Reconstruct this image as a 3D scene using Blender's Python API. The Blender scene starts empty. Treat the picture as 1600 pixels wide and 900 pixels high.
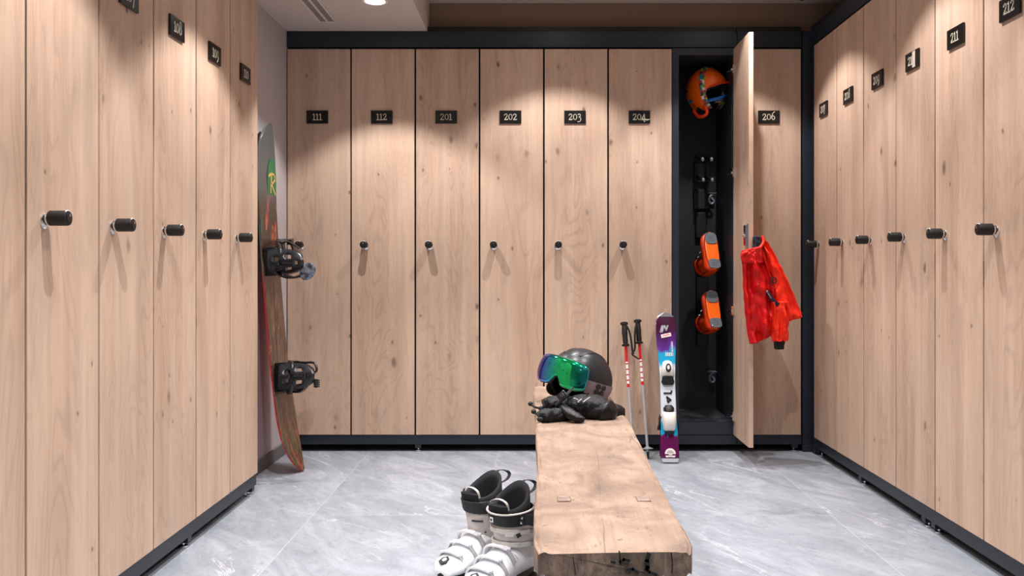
import bpy, bmesh, math, random
from mathutils import Vector, Matrix, noise as mnoise
S = bpy.context.scene
C = S.collection
PI = math.pi
V = Vector
random.seed(4)

# ------------------------------------------------------------------ camera
cd = bpy.data.cameras.new('camera'); cam = bpy.data.objects.new('camera', cd); C.objects.link(cam)
F = 1350.0; CX = 835.0; CY = 418.0; EYE = 0.86
cam.location = (0, 0, EYE); cam.rotation_euler = (PI/2, 0, 0)
cd.sensor_width = 36; cd.lens = 36*F/1600
cd.shift_x = -(CX-800)/1600; cd.shift_y = -(450-CY)/1600
cd.clip_start = 0.05
S.camera = cam
def W(px, py, d):            # photo pixel at distance d -> point in the room
    return V(((px-CX)/F*d, d, EYE-(py-CY)/F*d))

# ------------------------------------------------------------------ world, exposure, light powers
S.view_settings.view_transform = 'Standard'; S.view_settings.look = 'None'
S.view_settings.gamma = 1; S.view_settings.use_curve_mapping = False
S.view_settings.exposure = 0.42
wd = bpy.data.worlds.new('world'); S.world = wd; wd.use_nodes = True
wd.node_tree.nodes['Background'].inputs[0].default_value = (0.9, 0.95, 1, 1)
wd.node_tree.nodes['Background'].inputs[1].default_value = 0.6
SPOT_W = 46.0
SPOT_COL = (1.0, 0.975, 0.975)
SPOT_ANGLE = math.radians(98); SPOT_BLEND = 0.30
LIGHT_X = (-0.66, 0.11, 0.88); LIGHT_Y = (3.58, 2.67, 1.75, 0.83, -0.1)
SOFFIT_Z = 1.964; CEIL_Z = 2.12

# ------------------------------------------------------------------ helpers
def lin(r, g, b):
    f = lambda c: (c/255/12.92) if c/255 <= .04045 else ((c/255+.055)/1.055)**2.4
    return (f(r), f(g), f(b), 1)
def mat(name, col, rough=.6, metal=0, noise=None, bump=None, coat=0, spec=None, emit=None):
    m = bpy.data.materials.new(name); m.use_nodes = True
    nt = m.node_tree; b = nt.nodes['Principled BSDF']
    b.inputs['Base Color'].default_value = col; b.inputs['Roughness'].default_value = rough
    b.inputs['Metallic'].default_value = metal
    if coat: b.inputs['Coat Weight'].default_value = coat
    if spec is not None: b.inputs['Specular IOR Level'].default_value = spec
    if emit:
        b.inputs['Emission Color'].default_value = emit[0]; b.inputs['Emission Strength'].default_value = emit[1]
    tc = nt.nodes.new('ShaderNodeTexCoord')
    if noise:                                   # (scale, other colour)
        n = nt.nodes.new('ShaderNodeTexNoise'); n.inputs['Scale'].default_value = noise[0]; n.inputs['Detail'].default_value = 5
        mx = nt.nodes.new('ShaderNodeMix'); mx.data_type = 'RGBA'
        mx.inputs[6].default_value = col; mx.inputs[7].default_value = noise[1]
        rp = nt.nodes.new('ShaderNodeMapRange'); rp.inputs[1].default_value = .38; rp.inputs[2].default_value = .62
        nt.links.new(tc.outputs['Object'], n.inputs['Vector']); nt.links.new(n.outputs[0], rp.inputs[0])
        nt.links.new(rp.outputs[0], mx.inputs[0]); nt.links.new(mx.outputs[2], b.inputs['Base Color'])
    if bump:                                    # (scale, strength, distance)
        n2 = nt.nodes.new('ShaderNodeTexNoise'); n2.inputs['Scale'].default_value = bump[0]; n2.inputs['Detail'].default_value = 4
        bp = nt.nodes.new('ShaderNodeBump'); bp.inputs['Strength'].default_value = bump[1]; bp.inputs['Distance'].default_value = bump[2]
        nt.links.new(tc.outputs['Object'], n2.inputs['Vector']); nt.links.new(n2.outputs[0], bp.inputs['Height'])
        nt.links.new(bp.outputs[0], b.inputs['Normal'])
    return m
class NT:                                        # small node helper
    def __init__(s, m): s.t = m.node_tree; s.b = s.t.nodes['Principled BSDF']
    def n(s, t, **k):
        x = s.t.nodes.new(t)
        for a, v in k.items(): setattr(x, a, v)
        return x
    def l(s, a, b): s.t.links.new(a, b)
    def math(s, op, a, b=None, c=None, clamp=False):
        x = s.n('ShaderNodeMath', operation=op); x.use_clamp = clamp
        for i, v in enumerate((a, b, c)):
            if v is None: continue
            if isinstance(v, (int, float)): x.inputs[i].default_value = v
            else: s.l(v, x.inputs[i])
        return x.outputs[0]
    def map(s, vec, scale=(1,1,1), loc=(0,0,0)):
        x = s.n('ShaderNodeMapping'); x.inputs['Scale'].default_value = scale; x.inputs['Location'].default_value = loc
        s.l(vec, x.inputs['Vector']); return x.outputs[0]
    def noise(s, vec, scale=1, detail=3, rough=.5, dist=0):
        x = s.n('ShaderNodeTexNoise'); x.inputs['Scale'].default_value = scale; x.inputs['Detail'].default_value = detail
        x.inputs['Roughness'].default_value = rough; x.inputs['Distortion'].default_value = dist
        s.l(vec, x.inputs['Vector']); return x.outputs[0]
    def mix(s, fac, a, b, blend='MIX'):
        x = s.n('ShaderNodeMix', data_type='RGBA', blend_type=blend)
        if isinstance(fac, (int, float)): x.inputs[0].default_value = fac
        else: s.l(fac, x.inputs[0])
        for i, v in ((6, a), (7, b)):
            if isinstance(v, tuple): x.inputs[i].default_value = v
            else: s.l(v, x.inputs[i])
        return x.outputs[2]
    def rng(s, v, a, b, c=0, d=1):
        x = s.n('ShaderNodeMapRange'); s.l(v, x.inputs[0])
        for i, q in enumerate((a, b, c, d)): x.inputs[i+1].default_value = q
        return x.outputs[0]
    def ramp(s, v, stops, interp='LINEAR'):
        x = s.n('ShaderNodeValToRGB'); cr = x.color_ramp; cr.interpolation = interp
        while len(cr.elements) < len(stops): cr.elements.new(.5)
        for e, (p, c) in zip(cr.elements, stops): e.position = p; e.color = c
        s.l(v, x.inputs[0]); return x.outputs[0]
    def bump(s, h, strength=.3, dist=.002):
        x = s.n('ShaderNodeBump'); x.inputs['Strength'].default_value = strength; x.inputs['Distance'].default_value = dist
        s.l(h, x.inputs['Height']); s.l(x.outputs[0], s.b.inputs['Normal'])

def oak_material():
    m = bpy.data.materials.new('light_oak'); m.use_nodes = True; k = NT(m)
    tc = k.n('ShaderNodeTexCoord'); oi = k.n('ShaderNodeObjectInfo')
    cmb = k.n('ShaderNodeCombineXYZ')
    k.l(k.math('MULTIPLY', oi.outputs['Random'], 37.0), cmb.inputs[0]); k.l(k.math('MULTIPLY', oi.outputs['Random'], 91.0), cmb.inputs[2])
    va = k.n('ShaderNodeVectorMath', operation='ADD'); k.l(tc.outputs['Object'], va.inputs[0]); k.l(cmb.outputs[0], va.inputs[1])
    p = va.outputs[0]
    big = k.noise(k.map(p, (9, 3, .8)), 1, 3, .5, .5)
    blot = k.noise(k.map(p, (14, 3, 2.6)), 1, 4, .6, .8)
    streak = k.noise(k.map(p, (30, 10, .8)), 1, 5, .65, .25)
    fine = k.noise(k.map(p, (300, 40, 10)), 1, 3, .6)
    cont = k.noise(k.map(p, (5.0, 2, .75)), 1, 3, .5, .55)
    def knots(sc, lo, smin, smax):
        vor = k.n('ShaderNodeTexVoronoi', voronoi_dimensions='2D'); vor.inputs['Scale'].default_value = 1; vor.inputs['Randomness'].default_value = 1
        jit = k.n('ShaderNodeTexNoise'); jit.inputs['Scale'].default_value = 40; k.l(p, jit.inputs['Vector'])
        jm = k.n('ShaderNodeVectorMath', operation='MULTIPLY_ADD'); k.l(jit.outputs[1], jm.inputs[0]); jm.inputs[1].default_value = (.010, 0, .016)
        k.l(p, jm.inputs[2]); sx = k.n('ShaderNodeSeparateXYZ'); k.l(jm.outputs[0], sx.inputs[0]); cx = k.n('ShaderNodeCombineXYZ'); k.l(sx.outputs[0], cx.inputs[0]); k.l(sx.outputs[2], cx.inputs[1]); k.l(k.map(cx.outputs[0], sc), vor.inputs['Vector'])
        sep = k.n('ShaderNodeSeparateColor'); k.l(vor.outputs['Color'], sep.inputs[0])
        pick = k.math('GREATER_THAN', sep.outputs[0], lo); size = k.rng(sep.outputs[1], 0, 1, smin, smax)
        kd = k.math('DIVIDE', vor.outputs['Distance'], size)
        return k.math('MULTIPLY', k.rng(kd, .35, 1.05, 1, 0), pick), k.math('MULTIPLY', k.rng(kd, .6, 4.0, 1, 0), pick), sep.outputs[2]
    k1, h1, r1 = knots((8.0, 4.2, 1), .85, .03, .12)
    k2, h2, r2 = knots((15.0, 9.0, 1), .945, .04, .10)
    knot = k.math('MAXIMUM', k.math('MULTIPLY', k1, k.rng(r1, 0, 1, .25, .95)), k.math('MULTIPLY', k2, .8)); halo = k.math('MAXIMUM', h1, k.math('MULTIPLY', h2, .7))
    ringv = k.math('MULTIPLY_ADD', cont, 30.0, k.math('MULTIPLY', halo, 1.6))
    ring = k.math('SINE', k.math('MULTIPLY', ringv, 6.283))
    ringmask = k.rng(big, .38, .60)
    base = k.ramp(big, [(.3, (.67, .485, .36, 1)), (.5, (.64, .445, .325, 1)), (.72, (.53, .35, .245, 1))])
    c = k.mix(k.rng(streak, .45, .72, 0, .50), base, (.43, .30, .225, 1))
    c = k.mix(k.rng(streak, .44, .28, 0, .35), c, (.74, .58, .48, 1))
    c = k.mix(k.rng(blot, .52, .70, 0, .45), c, (.42, .32, .26, 1))
    c = k.mix(k.rng(fine, .42, .75, 0, .30), c, (.44, .31, .23, 1))
    c = k.mix(k.math('MULTIPLY', k.rng(ring, .3, 1, 0, .36), ringmask), c, (.36, .25, .19, 1))
    c = k.mix(k.math('MULTIPLY', halo, .22), c, (.36, .24, .16, 1))
    c = k.mix(k.math('MULTIPLY', knot, .9), c, (.12, .07, .045, 1))
    hv = k.n('ShaderNodeHueSaturation'); k.l(c, hv.inputs['Color']); k.l(k.rng(oi.outputs['Random'], 0, 1, .95, 1.07), hv.inputs['Value'])
    k.l(hv.outputs[0], k.b.inputs['Base Color'])
    k.b.inputs['Roughness'].default_value = .55; k.b.inputs['Specular IOR Level'].default_value = .3
    k.bump(fine, .25, .0008)
    return m
def bench_material(end=False):
    m = bpy.data.materials.new('aged_beam_end' if end else 'aged_beam'); m.use_nodes = True; k = NT(m)
    tc = k.n('ShaderNodeTexCoord'); p = tc.outputs['Object']
    if end:
        a = k.noise(k.map(p, (40, 4, 14)), 1, 5, .7, 1.5); b2 = k.noise(k.map(p, (9, 4, 20)), 1, 4, .6, .8)
        c = k.ramp(a, [(.3, (.05, .034, .026, 1)), (.5, (.13, .088, .066, 1)), (.75, (.26, .18, .135, 1))])
        c = k.mix(k.rng(b2, .5, .7, 0, .7), c, (.06, .042, .03, 1))
        k.l(c, k.b.inputs['Base Color']); k.b.inputs['Roughness'].default_value = .85
        k.bump(a, .8, .004)
        return m
    a = k.noise(k.map(p, (22, 2.6, 8)), 1, 6, .65, .6); b2 = k.noise(k.map(p, (8, 6.5, 3)), 1, 6, .65, 1.0)
    f = k.noise(k.map(p, (260, 14, 60)), 1, 4, .7)
    sp = k.noise(k.map(p, (60, 38, 30)), 1, 3, .6)
    c = k.ramp(b2, [(.28, (.38, .275, .21, 1)), (.45, (.325, .225, .165, 1)), (.56, (.255, .172, .128, 1)), (.72, (.135, .098, .077, 1))])
    c = k.mix(k.rng(a, .44, .68, 0, .75), c, (.22, .145, .105, 1))
    c = k.mix(k.rng(f, .5, .78, 0, .45), c, (.19, .12, .08, 1))
    c = k.mix(k.rng(sp, .63, .70, 0, .6), c, (.14, .09, .062, 1))
    cr = k.math('ABSOLUTE', k.math('SUBTRACT', k.noise(k.map(p, (9, .8, 3), (3, 1, 0)), 1, 3, .5, .4), .5))
    ck = k.math('MULTIPLY', k.rng(cr, 0, .006, 1, 0), k.rng(k.noise(k.map(p, (3, 2, 1)), 1, 1), .48, .56))
    c = k.mix(k.math('MULTIPLY', ck, .8), c, (.09, .055, .035, 1))
    k.l(c, k.b.inputs['Base Color']); k.b.inputs['Roughness'].default_value = .65; k.b.inputs['Specular IOR Level'].default_value = .3
    k.bump(k.math('SUBTRACT', k.math('ADD', f, a), ck), .5, .002)
    return m
def tile_material():
    m = bpy.data.materials.new('stone_tile'); m.use_nodes = True; k = NT(m)
    tc = k.n('ShaderNodeTexCoord'); p = tc.outputs['Object']
    br = k.n('ShaderNodeTexBrick'); br.offset = .5
    rot = k.n('ShaderNodeMapping'); rot.inputs['Rotation'].default_value = (0, 0, PI/2); rot.inputs['Location'].default_value = (0, .77, 0); k.l(p, rot.inputs['Vector'])
    k.l(rot.outputs[0], br.inputs['Vector']); br.inputs['Scale'].default_value = 1; br.inputs['Mortar Size'].default_value = .0016
    br.inputs['Brick Width'].default_value = 1.2; br.inputs['Row Height'].default_value = .6
    br.inputs['Color1'].default_value = (0, 0, 0, 1); br.inputs['Color2'].default_value = (1, 1, 1, 1); br.inputs['Mortar'].default_value = (.5, .5, .5, 1)
    off = k.n('ShaderNodeVectorMath', operation='MULTIPLY_ADD'); k.l(br.outputs[0], off.inputs[0]); off.inputs[1].default_value = (5, 9, 0); k.l(p, off.inputs[2])
    r2 = k.n('ShaderNodeMapping'); r2.inputs['Rotation'].default_value = (0, 0, math.radians(56)); k.l(off.outputs[0], r2.inputs['Vector'])
    q = r2.outputs[0]
    a = k.noise(k.map(q, (2.8, 7, 1)), 1, 8, .68, 1.3)
    b2 = k.noise(k.map(q, (1.3, 2.2, 1)), 1, 5, .6, .7)
    f = k.noise(k.map(q, (26, 44, 1)), 1, 6, .78, .5)
    wv = k.math('ABSOLUTE', k.math('SUBTRACT', k.noise(k.map(q, (1.0, 5.5, 1), (4, 2, 0)), 1, 6, .62, .9), .5))
    vein = k.math('MULTIPLY', k.rng(wv, 0, .012, 1, 0), k.rng(b2, .45, .6))
    c = k.ramp(a, [(.28, (.22, .24, .275, 1)), (.5, (.31, .335, .375, 1)), (.72, (.42, .445, .49, 1))])
    c = k.mix(k.rng(b2, .40, .72, 0, .5), c, (.25, .27, .305, 1))
    c = k.mix(k.rng(f, .50, .72, 0, .55), c, (.16, .175, .20, 1))
    c = k.mix(k.math('MULTIPLY', vein, .55), c, (.66, .68, .72, 1))
    c = k.mix(k.math('MULTIPLY', br.outputs['Fac'], .4), c, (.55, .57, .60, 1))
    k.l(c, k.b.inputs['Base Color']); k.l(k.rng(a, .3, .7, .38, .52), k.b.inputs['Roughness'])
    k.b.inputs['Specular IOR Level'].default_value = .35
    k.bump(f, .12, .001)
    return m
def board_material():
    m = bpy.data.materials.new('board_topsheet'); m.use_nodes = True; k = NT(m)
    tc = k.n('ShaderNodeTexCoord'); p = tc.outputs['Object']
    sx = k.n('ShaderNodeSeparateXYZ'); k.l(p, sx.inputs[0])
    a = k.noise(k.map(p, (1, 6, 2.0)), 1, 3, .5, 2.2)
    fl = k.noise(k.map(p, (1, 16, 3.4)), 1, 4, .6, 3.0)
    ln = k.math('ABSOLUTE', k.math('SUBTRACT', k.noise(k.map(p, (1, 18, 2.6), (3, 1, 7)), 1, 2, .5, 2.5), .5))
    c = k.ramp(k.rng(fl, .3, .7), [(0, lin(38,28,26)), (.35, lin(78,56,46)), (.6, lin(104,78,64)), (1, lin(52,38,34))])
    c = k.mix(k.rng(ln, 0, .014, .7, 0), c, lin(190, 150, 104))
    col = k.ramp(k.rng(a, .3, .7), [(0, lin(30,90,74)), (.22, lin(58,44,40)), (.55, lin(58,44,40)), (.62, lin(190,70,46)), (.72, lin(206,120,70)), (.8, lin(74,60,50)), (1, lin(74,60,50))])
    up = k.math('MULTIPLY', k.rng(sx.outputs[2], .86, .98), .85)
    c = k.mix(up, c, col)
    low = k.ramp(k.rng(fl, .3, .7), [(0, lin(44,34,30)), (.3, lin(78,84,50)), (.45, lin(52,38,34)), (.6, lin(122,104,62)), (.68, lin(168,56,60)), (.85, lin(48,36,34)), (1, lin(120,36,80))])
    c = k.mix(k.rng(sx.outputs[2], .16, .36, .9, 0), c, low)
    c = k.mix(k.rng(k.math('ADD', sx.outputs[2], k.math('MULTIPLY', a, .22)), 1.20, 1.30), c, lin(76, 82, 84))
    k.l(c, k.b.inputs['Base Color']); k.b.inputs['Roughness'].default_value = .3
    return m
def edge_material():
    m = bpy.data.materials.new('board_edge'); m.use_nodes = True; k = NT(m)
    tc = k.n('ShaderNodeTexCoord'); sx = k.n('ShaderNodeSeparateXYZ'); k.l(tc.outputs['Object'], sx.inputs[0])
    c = k.mix(k.rng(sx.outputs[2], .78, .86), lin(214, 20, 44), lin(96, 100, 92))
    k.l(c, k.b.inputs['Base Color']); k.b.inputs['Roughness'].default_value = .35
    return m
def ski_material():
    m = bpy.data.materials.new('ski_topsheet'); m.use_nodes = True; k = NT(m)
    tc = k.n('ShaderNodeTexCoord'); p = tc.outputs['Object']
    sx = k.n('ShaderNodeSeparateXYZ'); k.l(p, sx.inputs[0])
    w = k.noise(k.map(p, (25, 25, 12)), 1, 2, .5, .5)
    z = k.math('ADD', sx.outputs[2], k.math('MULTIPLY', k.math('SUBTRACT', w, .5), .09))
    pu = lin(96, 18, 74); pd = lin(66, 14, 60); tq = lin(30, 160, 205); wh = lin(214, 220, 228)
    c = k.ramp(k.math('DIVIDE', z, .70), [(0, pd), (.12, pu), (.155, pu), (.17, tq), (.25, tq), (.27, wh), (.57, wh), (.60, tq), (.68, tq), (.705, lin(92,44,140)), (.80, pd), (1, lin(92,14,52))])
    k.l(c, k.b.inputs['Base Color']); k.b.inputs['Roughness'].default_value = .22
    return m
def lens_material():
    m = bpy.data.materials.new('mirror_lens'); m.use_nodes = True; k = NT(m)
    tc = k.n('ShaderNodeTexCoord'); sx = k.n('ShaderNodeSeparateXYZ'); k.l(tc.outputs['Object'], sx.inputs[0])
    t = k.rng(k.math('ADD', sx.outputs[1], k.math('MULTIPLY', sx.outputs[2], .12)), -.105, .105)
    c = k.ramp(t, [(0, (.16, .04, .38, 1)), (.16, (.06, .08, .60, 1)), (.34, (.01, .30, .55, 1)), (.5, (.0, .58, .22, 1)), (.75, (.0, .55, .16, 1)), (1, (.02, .34, .42, 1))])
    k.l(c, k.b.inputs['Base Color']); k.b.inputs['Metallic'].default_value = .95; k.b.inputs['Roughness'].default_value = .07
    k.b.inputs['Coat Weight'].default_value = .5; k.b.inputs['Coat Roughness'].default_value = .02
    return m
def kid_strap_material():
    m = bpy.data.materials.new('printed_strap'); m.use_nodes = True; k = NT(m)
    tc = k.n('ShaderNodeTexCoord'); vr = k.n('ShaderNodeTexVoronoi'); vr.inputs['Scale'].default_value = 75
    k.l(tc.outputs['Object'], vr.inputs['Vector']); sc = k.n('ShaderNodeSeparateColor'); k.l(vr.outputs['Color'], sc.inputs[0])
    c = k.ramp(sc.outputs[0], [(0, lin(20,110,120)), (.3, lin(200,60,40)), (.45, lin(150,190,40)), (.6, lin(30,130,150)), (.75, lin(90,40,40)), (.9, lin(220,220,210))], 'CONSTANT')
    k.l(c, k.b.inputs['Base Color']); k.b.inputs['Roughness'].default_value = .6
    return m

M = dict(
    tenon=mat('tenon_wood', lin(150, 128, 116), .7, noise=(60, lin(120, 98, 86))),
    oak=oak_material(), bench=bench_material(), bench_end=bench_material(True), tile=tile_material(),
    board=board_material(), ski=ski_material(), lens=lens_material(), kidstrap=kid_strap_material(),
    steel=mat('dark_steel', lin(42, 48, 58), .42, .25, bump=(60, .05, .001)),
    black=mat('black_paint', lin(18, 18, 20), .5),
    inner=mat('locker_inside', lin(28, 31, 37), .55),
    gap=mat('shadow_gap_black', lin(7, 7, 8), .9),
    tray=mat('wet_tray', lin(36, 38, 42), .22, noise=(14, lin(70, 72, 76))),
    plaster=mat('grey_plaster', lin(184, 176, 177), .9, bump=(140, .05, .001)),
    ceilm=mat('ceiling_paint', lin(204, 192, 184), .95, bump=(200, .04, .001)),
    brown=mat('brown_bulkhead', lin(140, 116, 98), .95),
    skirting=mat('grey_skirting', lin(104, 100, 101), .7),
    rubber=mat('black_rubber', lin(15, 14, 15), .5), chrome=mat('chrome', (.8, .8, .8, 1), .18, 1),
    plate=mat('plate_black', lin(14, 13, 13), .3), digit=mat('digit_cream', lin(226, 216, 196), .5),
    white=mat('white_plastic', lin(236, 238, 242), .28, coat=.3), cuffgrey=mat('cuff_ivory', lin(202, 196, 190), .38),
    liner=mat('liner_fabric', lin(22, 22, 28), .9, bump=(300, .3, .001)), strapk=mat('black_webbing', lin(24, 24, 26), .7),
    redmark=mat('red_mark', lin(190, 30, 40), .5),
    orange=mat('orange_plastic', lin(255, 104, 10), .35), orange_d=mat('orange_rubber', lin(226, 60, 10), .45),
    greypad=mat('grey_sole_pad', lin(96, 102, 110), .6, bump=(90, .5, .002)),
    helmet=mat('matt_black_shell', lin(30, 31, 36), .34, spec=.4), helmetd=mat('shell_vent_black', lin(14, 14, 15), .5),
    strapgrey=mat('grey_purple_strap', lin(128, 112, 118), .75), leather=mat('black_nylon', lin(9, 9, 11), .58, spec=.3, bump=(38, 1.0, .010)),
    leather2=mat('black_leather', lin(9, 9, 10), .4, spec=.35, bump=(30, .5, .004)),
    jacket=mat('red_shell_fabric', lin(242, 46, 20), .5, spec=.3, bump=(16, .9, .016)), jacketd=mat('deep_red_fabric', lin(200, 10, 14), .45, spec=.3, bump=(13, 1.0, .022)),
    navy=mat('navy_fleece', lin(30, 36, 52), .9), blackfab=mat('black_fabric', lin(12, 12, 13), .85),
    red=mat('pole_red', lin(206, 24, 30), .3), alu=mat('pole_silver', lin(196, 197, 202), .3, .5), polewhite=mat('pole_white', lin(232, 226, 228), .35),
    edge=edge_material(), green=mat('board_green', lin(28, 108, 62), .4), gold=mat('board_gold', lin(232, 186, 110), .4),
    bind=mat('binding_black', lin(17, 17, 19), .3), bindg=mat('binding_grey', lin(36, 37, 41), .3), pad=mat('glossy_strap_pad', lin(60, 70, 88), .15, .4, noise=(60, lin(150,160,176))),
    skiwhite=mat('ski_binding_white', lin(232, 228, 220), .3), skigrey=mat('ski_tip_grey', lin(160, 162, 168), .4),
    pink=mat('pink_sticker', lin(236, 110, 140), .5), purple=mat('ski_purple', lin(96, 18, 70), .3), skiblack=mat('ski_base_black', lin(20, 20, 24), .4),
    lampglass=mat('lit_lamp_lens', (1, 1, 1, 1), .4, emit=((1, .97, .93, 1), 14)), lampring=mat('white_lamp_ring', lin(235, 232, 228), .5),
    ventw=mat('vent_white', lin(215, 208, 202), .6), ventd=mat('vent_slot', lin(140, 130, 122), .8),
    dome=mat('smoked_dome', lin(14, 14, 16), .08, coat=1), blue=mat('blue_plastic', lin(20, 110, 200), .4), lime=mat('lime_decal', lin(170, 190, 30), .5),
    bracket=mat('grey_bracket', lin(128, 132, 142), .4, .3), palestrip=mat('pale_strip', lin(206, 190, 176), .6),
)

def new(): return bmesh.new()
def face(bm, vs, mi):
    try: f = bm.faces.new(vs); f.material_index = mi; return f
    except ValueError: return None
def box(bm, x0, x1, y0, y1, z0, z1, mi=0, T=None):
    vs = [bm.verts.new(T @ V(p) if T else V(p)) for p in ((x0,y0,z0),(x1,y0,z0),(x1,y1,z0),(x0,y1,z0),(x0,y0,z1),(x1,y0,z1),(x1,y1,z1),(x0,y1,z1))]
    for q in ((3,2,1,0),(4,5,6,7),(0,1,5,4),(1,2,6,5),(2,3,7,6),(3,0,4,7)): face(bm, [vs[i] for i in q], mi)
def loft(bm, rings, mi=0, caps=(True, True), closed=True, mis=None):
    vr = [[bm.verts.new(p) for p in r] for r in rings]; n = len(vr[0])
    for j in range(len(vr)-1):
        for i in range(n if closed else n-1):
            face(bm, [vr[j][i], vr[j][(i+1)%n], vr[j+1][(i+1)%n], vr[j+1][i]], mis[j] if mis else mi)
    if caps[0]: face(bm, vr[0][::-1], mis[0] if mis else mi)
    if caps[1]: face(bm, vr[-1], mis[-1] if mis else mi)
    return vr
def frames(pts, up=None):
    out = []; prev = None
    for i, p in enumerate(pts):
        t = (pts[min(i+1, len(pts)-1)] - pts[max(i-1, 0)]).normalized()
        if prev is None:
            u = V(up) if up else (V((0,0,1)) if abs(t.z) < .9 else V((1,0,0)))
        else: u = prev
        u = (u - t*u.dot(t)).normalized(); prev = u
        out.append((V(p), t, t.cross(u).normalized(), u))
    return out
def sweep(bm, pts, rad, mi=0, seg=12, up=None, caps=(True, True), wob=None, power=1, mis=None):
    """rad: number, list of numbers, or list of (side, up) radii"""
    pts = [V(p) for p in pts]; rings = []
    for i, (p, t, s, u) in enumerate(frames(pts, up)):
        r = rad[i] if isinstance(rad, (list, tuple)) else rad
        a, b = r if isinstance(r, (list, tuple)) else (r, r)
        ring = []
        for k in range(seg):
            th = 2*PI*k/seg; c, q = math.cos(th), math.sin(th)
            if power != 1: c = math.copysign(abs(c)**power, c); q = math.copysign(abs(q)**power, q)
            g = wob(i, th) if wob else 1
            ring.append(p + s*(a*c*g) + u*(b*q*g))
        rings.append(ring)
    return loft(bm, rings, mi, caps, mis=mis)
def smooth_path(pts, n=6):
    P = [V(p) for p in pts]; P = [P[0]*2-P[1]] + P + [P[-1]*2-P[-2]]; out = []
    for i in range(1, len(P)-2):
        for k in range(n):
            t = k/n; a, b, c, d = P[i-1], P[i], P[i+1], P[i+2]
            out.append(.5*((2*b)+(c-a)*t+(2*a-5*b+4*c-d)*t*t+(3*b-a-3*c+d)*t**3))
    out.append(P[-2]); return out
def interp(xs, ys, x):
    if x <= xs[0]: return ys[0]
    for i in range(len(xs)-1):
        if x <= xs[i+1]:
            t = (x-xs[i])/(xs[i+1]-xs[i]); t = t*t*(3-2*t) if False else t
            return ys[i]+(ys[i+1]-ys[i])*t
    return ys[-1]
def tube(bm, pts, r, mi=0, seg=10, n=0, caps=(True, True)):
    sweep(bm, smooth_path(pts, n) if n else pts, r, mi, seg, caps=caps)
def strap(bm, pts, w, th, wdir, mi=0, n=6):
    """flat band along pts, width along wdir"""
    P = smooth_path(pts, n) if n else [V(p) for p in pts]; rings = []
    ww = w if isinstance(w, (list, tuple)) else [w]*len(P)
    for i, p in enumerate(P):
        t = (P[min(i+1, len(P)-1)]-P[max(i-1, 0)]).normalized()
        wv = V(wdir); wv = (wv-t*wv.dot(t)).normalized(); nn = t.cross(wv).normalized()
        a = ww[min(len(ww)-1, int(i/max(1, len(P)-1)*(len(ww)-1)+.5))]/2
        rings.append([p+wv*a+nn*th/2, p-wv*a+nn*th/2, p-wv*a-nn*th/2, p+wv*a-nn*th/2])
    loft(bm, rings, mi)
def ellipsoid(bm, c, r, mi=0, seg=20, rings=12, T=None):
    rr = []
    for j in range(1, rings):
        ph = PI*j/rings
        rr.append([(T @ V((r[0]*math.sin(ph)*math.cos(2*PI*i/seg), r[1]*math.sin(ph)*math.sin(2*PI*i/seg), -r[2]*math.cos(ph))) if T else V((r[0]*math.sin(ph)*math.cos(2*PI*i/seg), r[1]*math.sin(ph)*math.sin(2*PI*i/seg), -r[2]*math.cos(ph)))) + V(c) for i in range(seg)])
    loft(bm, rr, mi)
def prism(bm, poly, o, ux, uy, th, mi=0):
    """polygon (u,v) list placed at o with axes ux, uy, thickened by th along the normal"""
    o, ux, uy = V(o), V(ux), V(uy); n = ux.cross(uy).normalized()
    a = [bm.verts.new(o+ux*p[0]+uy*p[1]) for p in poly]; b = [bm.verts.new(o+ux*p[0]+uy*p[1]+n*th) for p in poly]
    face(bm, a[::-1], mi); face(bm, b, mi)
    for i in range(len(a)): face(bm, [a[i], a[(i+1)%len(a)], b[(i+1)%len(a)], b[i]], mi)
def strokes(bm, lines, o, ux, uy, w, th, mi=0):
    for ln in lines:
        for (a, b) in zip(ln[:-1], ln[1:]):
            a2, b2 = V((a[0], a[1])), V((b[0], b[1])); d = (b2-a2)
            if d.length < 1e-6: continue
            d.normalize(); nn = V((-d.y, d.x))*w/2; a2 = a2-d*w*.35; b2 = b2+d*w*.35
            prism(bm, [tuple(a2-nn), tuple(b2-nn), tuple(b2+nn), tuple(a2+nn)], o, ux, uy, th, mi)
def ell(cx, cy, rx, ry, n=12): return [(cx+rx*math.cos(2*PI*i/n), cy+ry*math.sin(2*PI*i/n)) for i in range(n+1)]
DG = {'0': (.62, [ell(.3,.5,.25,.46)]), '1': (.44, [[(.2,.02),(.2,1),(.04,.86)],[(.02,.02),(.38,.02)]]),
 '2': (.60, [[(.05,.78),(.15,.96),(.3,1),(.45,.9),(.46,.68),(.32,.42),(.05,.04),(.5,.04),(.52,.16)]]),
 '3': (.56, [[(.05,.9),(.25,1),(.42,.85),(.38,.62),(.18,.5),(.42,.38),(.48,.1),(.38,-.2),(.2,-.33),(.02,-.26)]]),
 '4': (.62, [[(.38,-.3),(.38,1),(.02,.2),(.56,.2)]]),
 '5': (.56, [[(.46,1),(.12,1),(.1,.6),(.35,.6),(.48,.2),(.3,-.25),(.05,-.3)]]),
 '6': (.60, [[(.47,1.38),(.2,1.12),(.05,.6),(.08,.2),(.28,.02),(.48,.2),(.48,.5),(.3,.7),(.1,.58)]]),
 '7': (.52, [[(.04,.86),(.04,1),(.48,1),(.18,-.35)]]),
 '8': (.60, [ell(.28,1.06,.17,.27), ell(.28,.4,.23,.38)]), '9': (.58, [ell(.28,.6,.22,.38), [(.5,.6),(.44,.1),(.14,-.34)]])}
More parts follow.
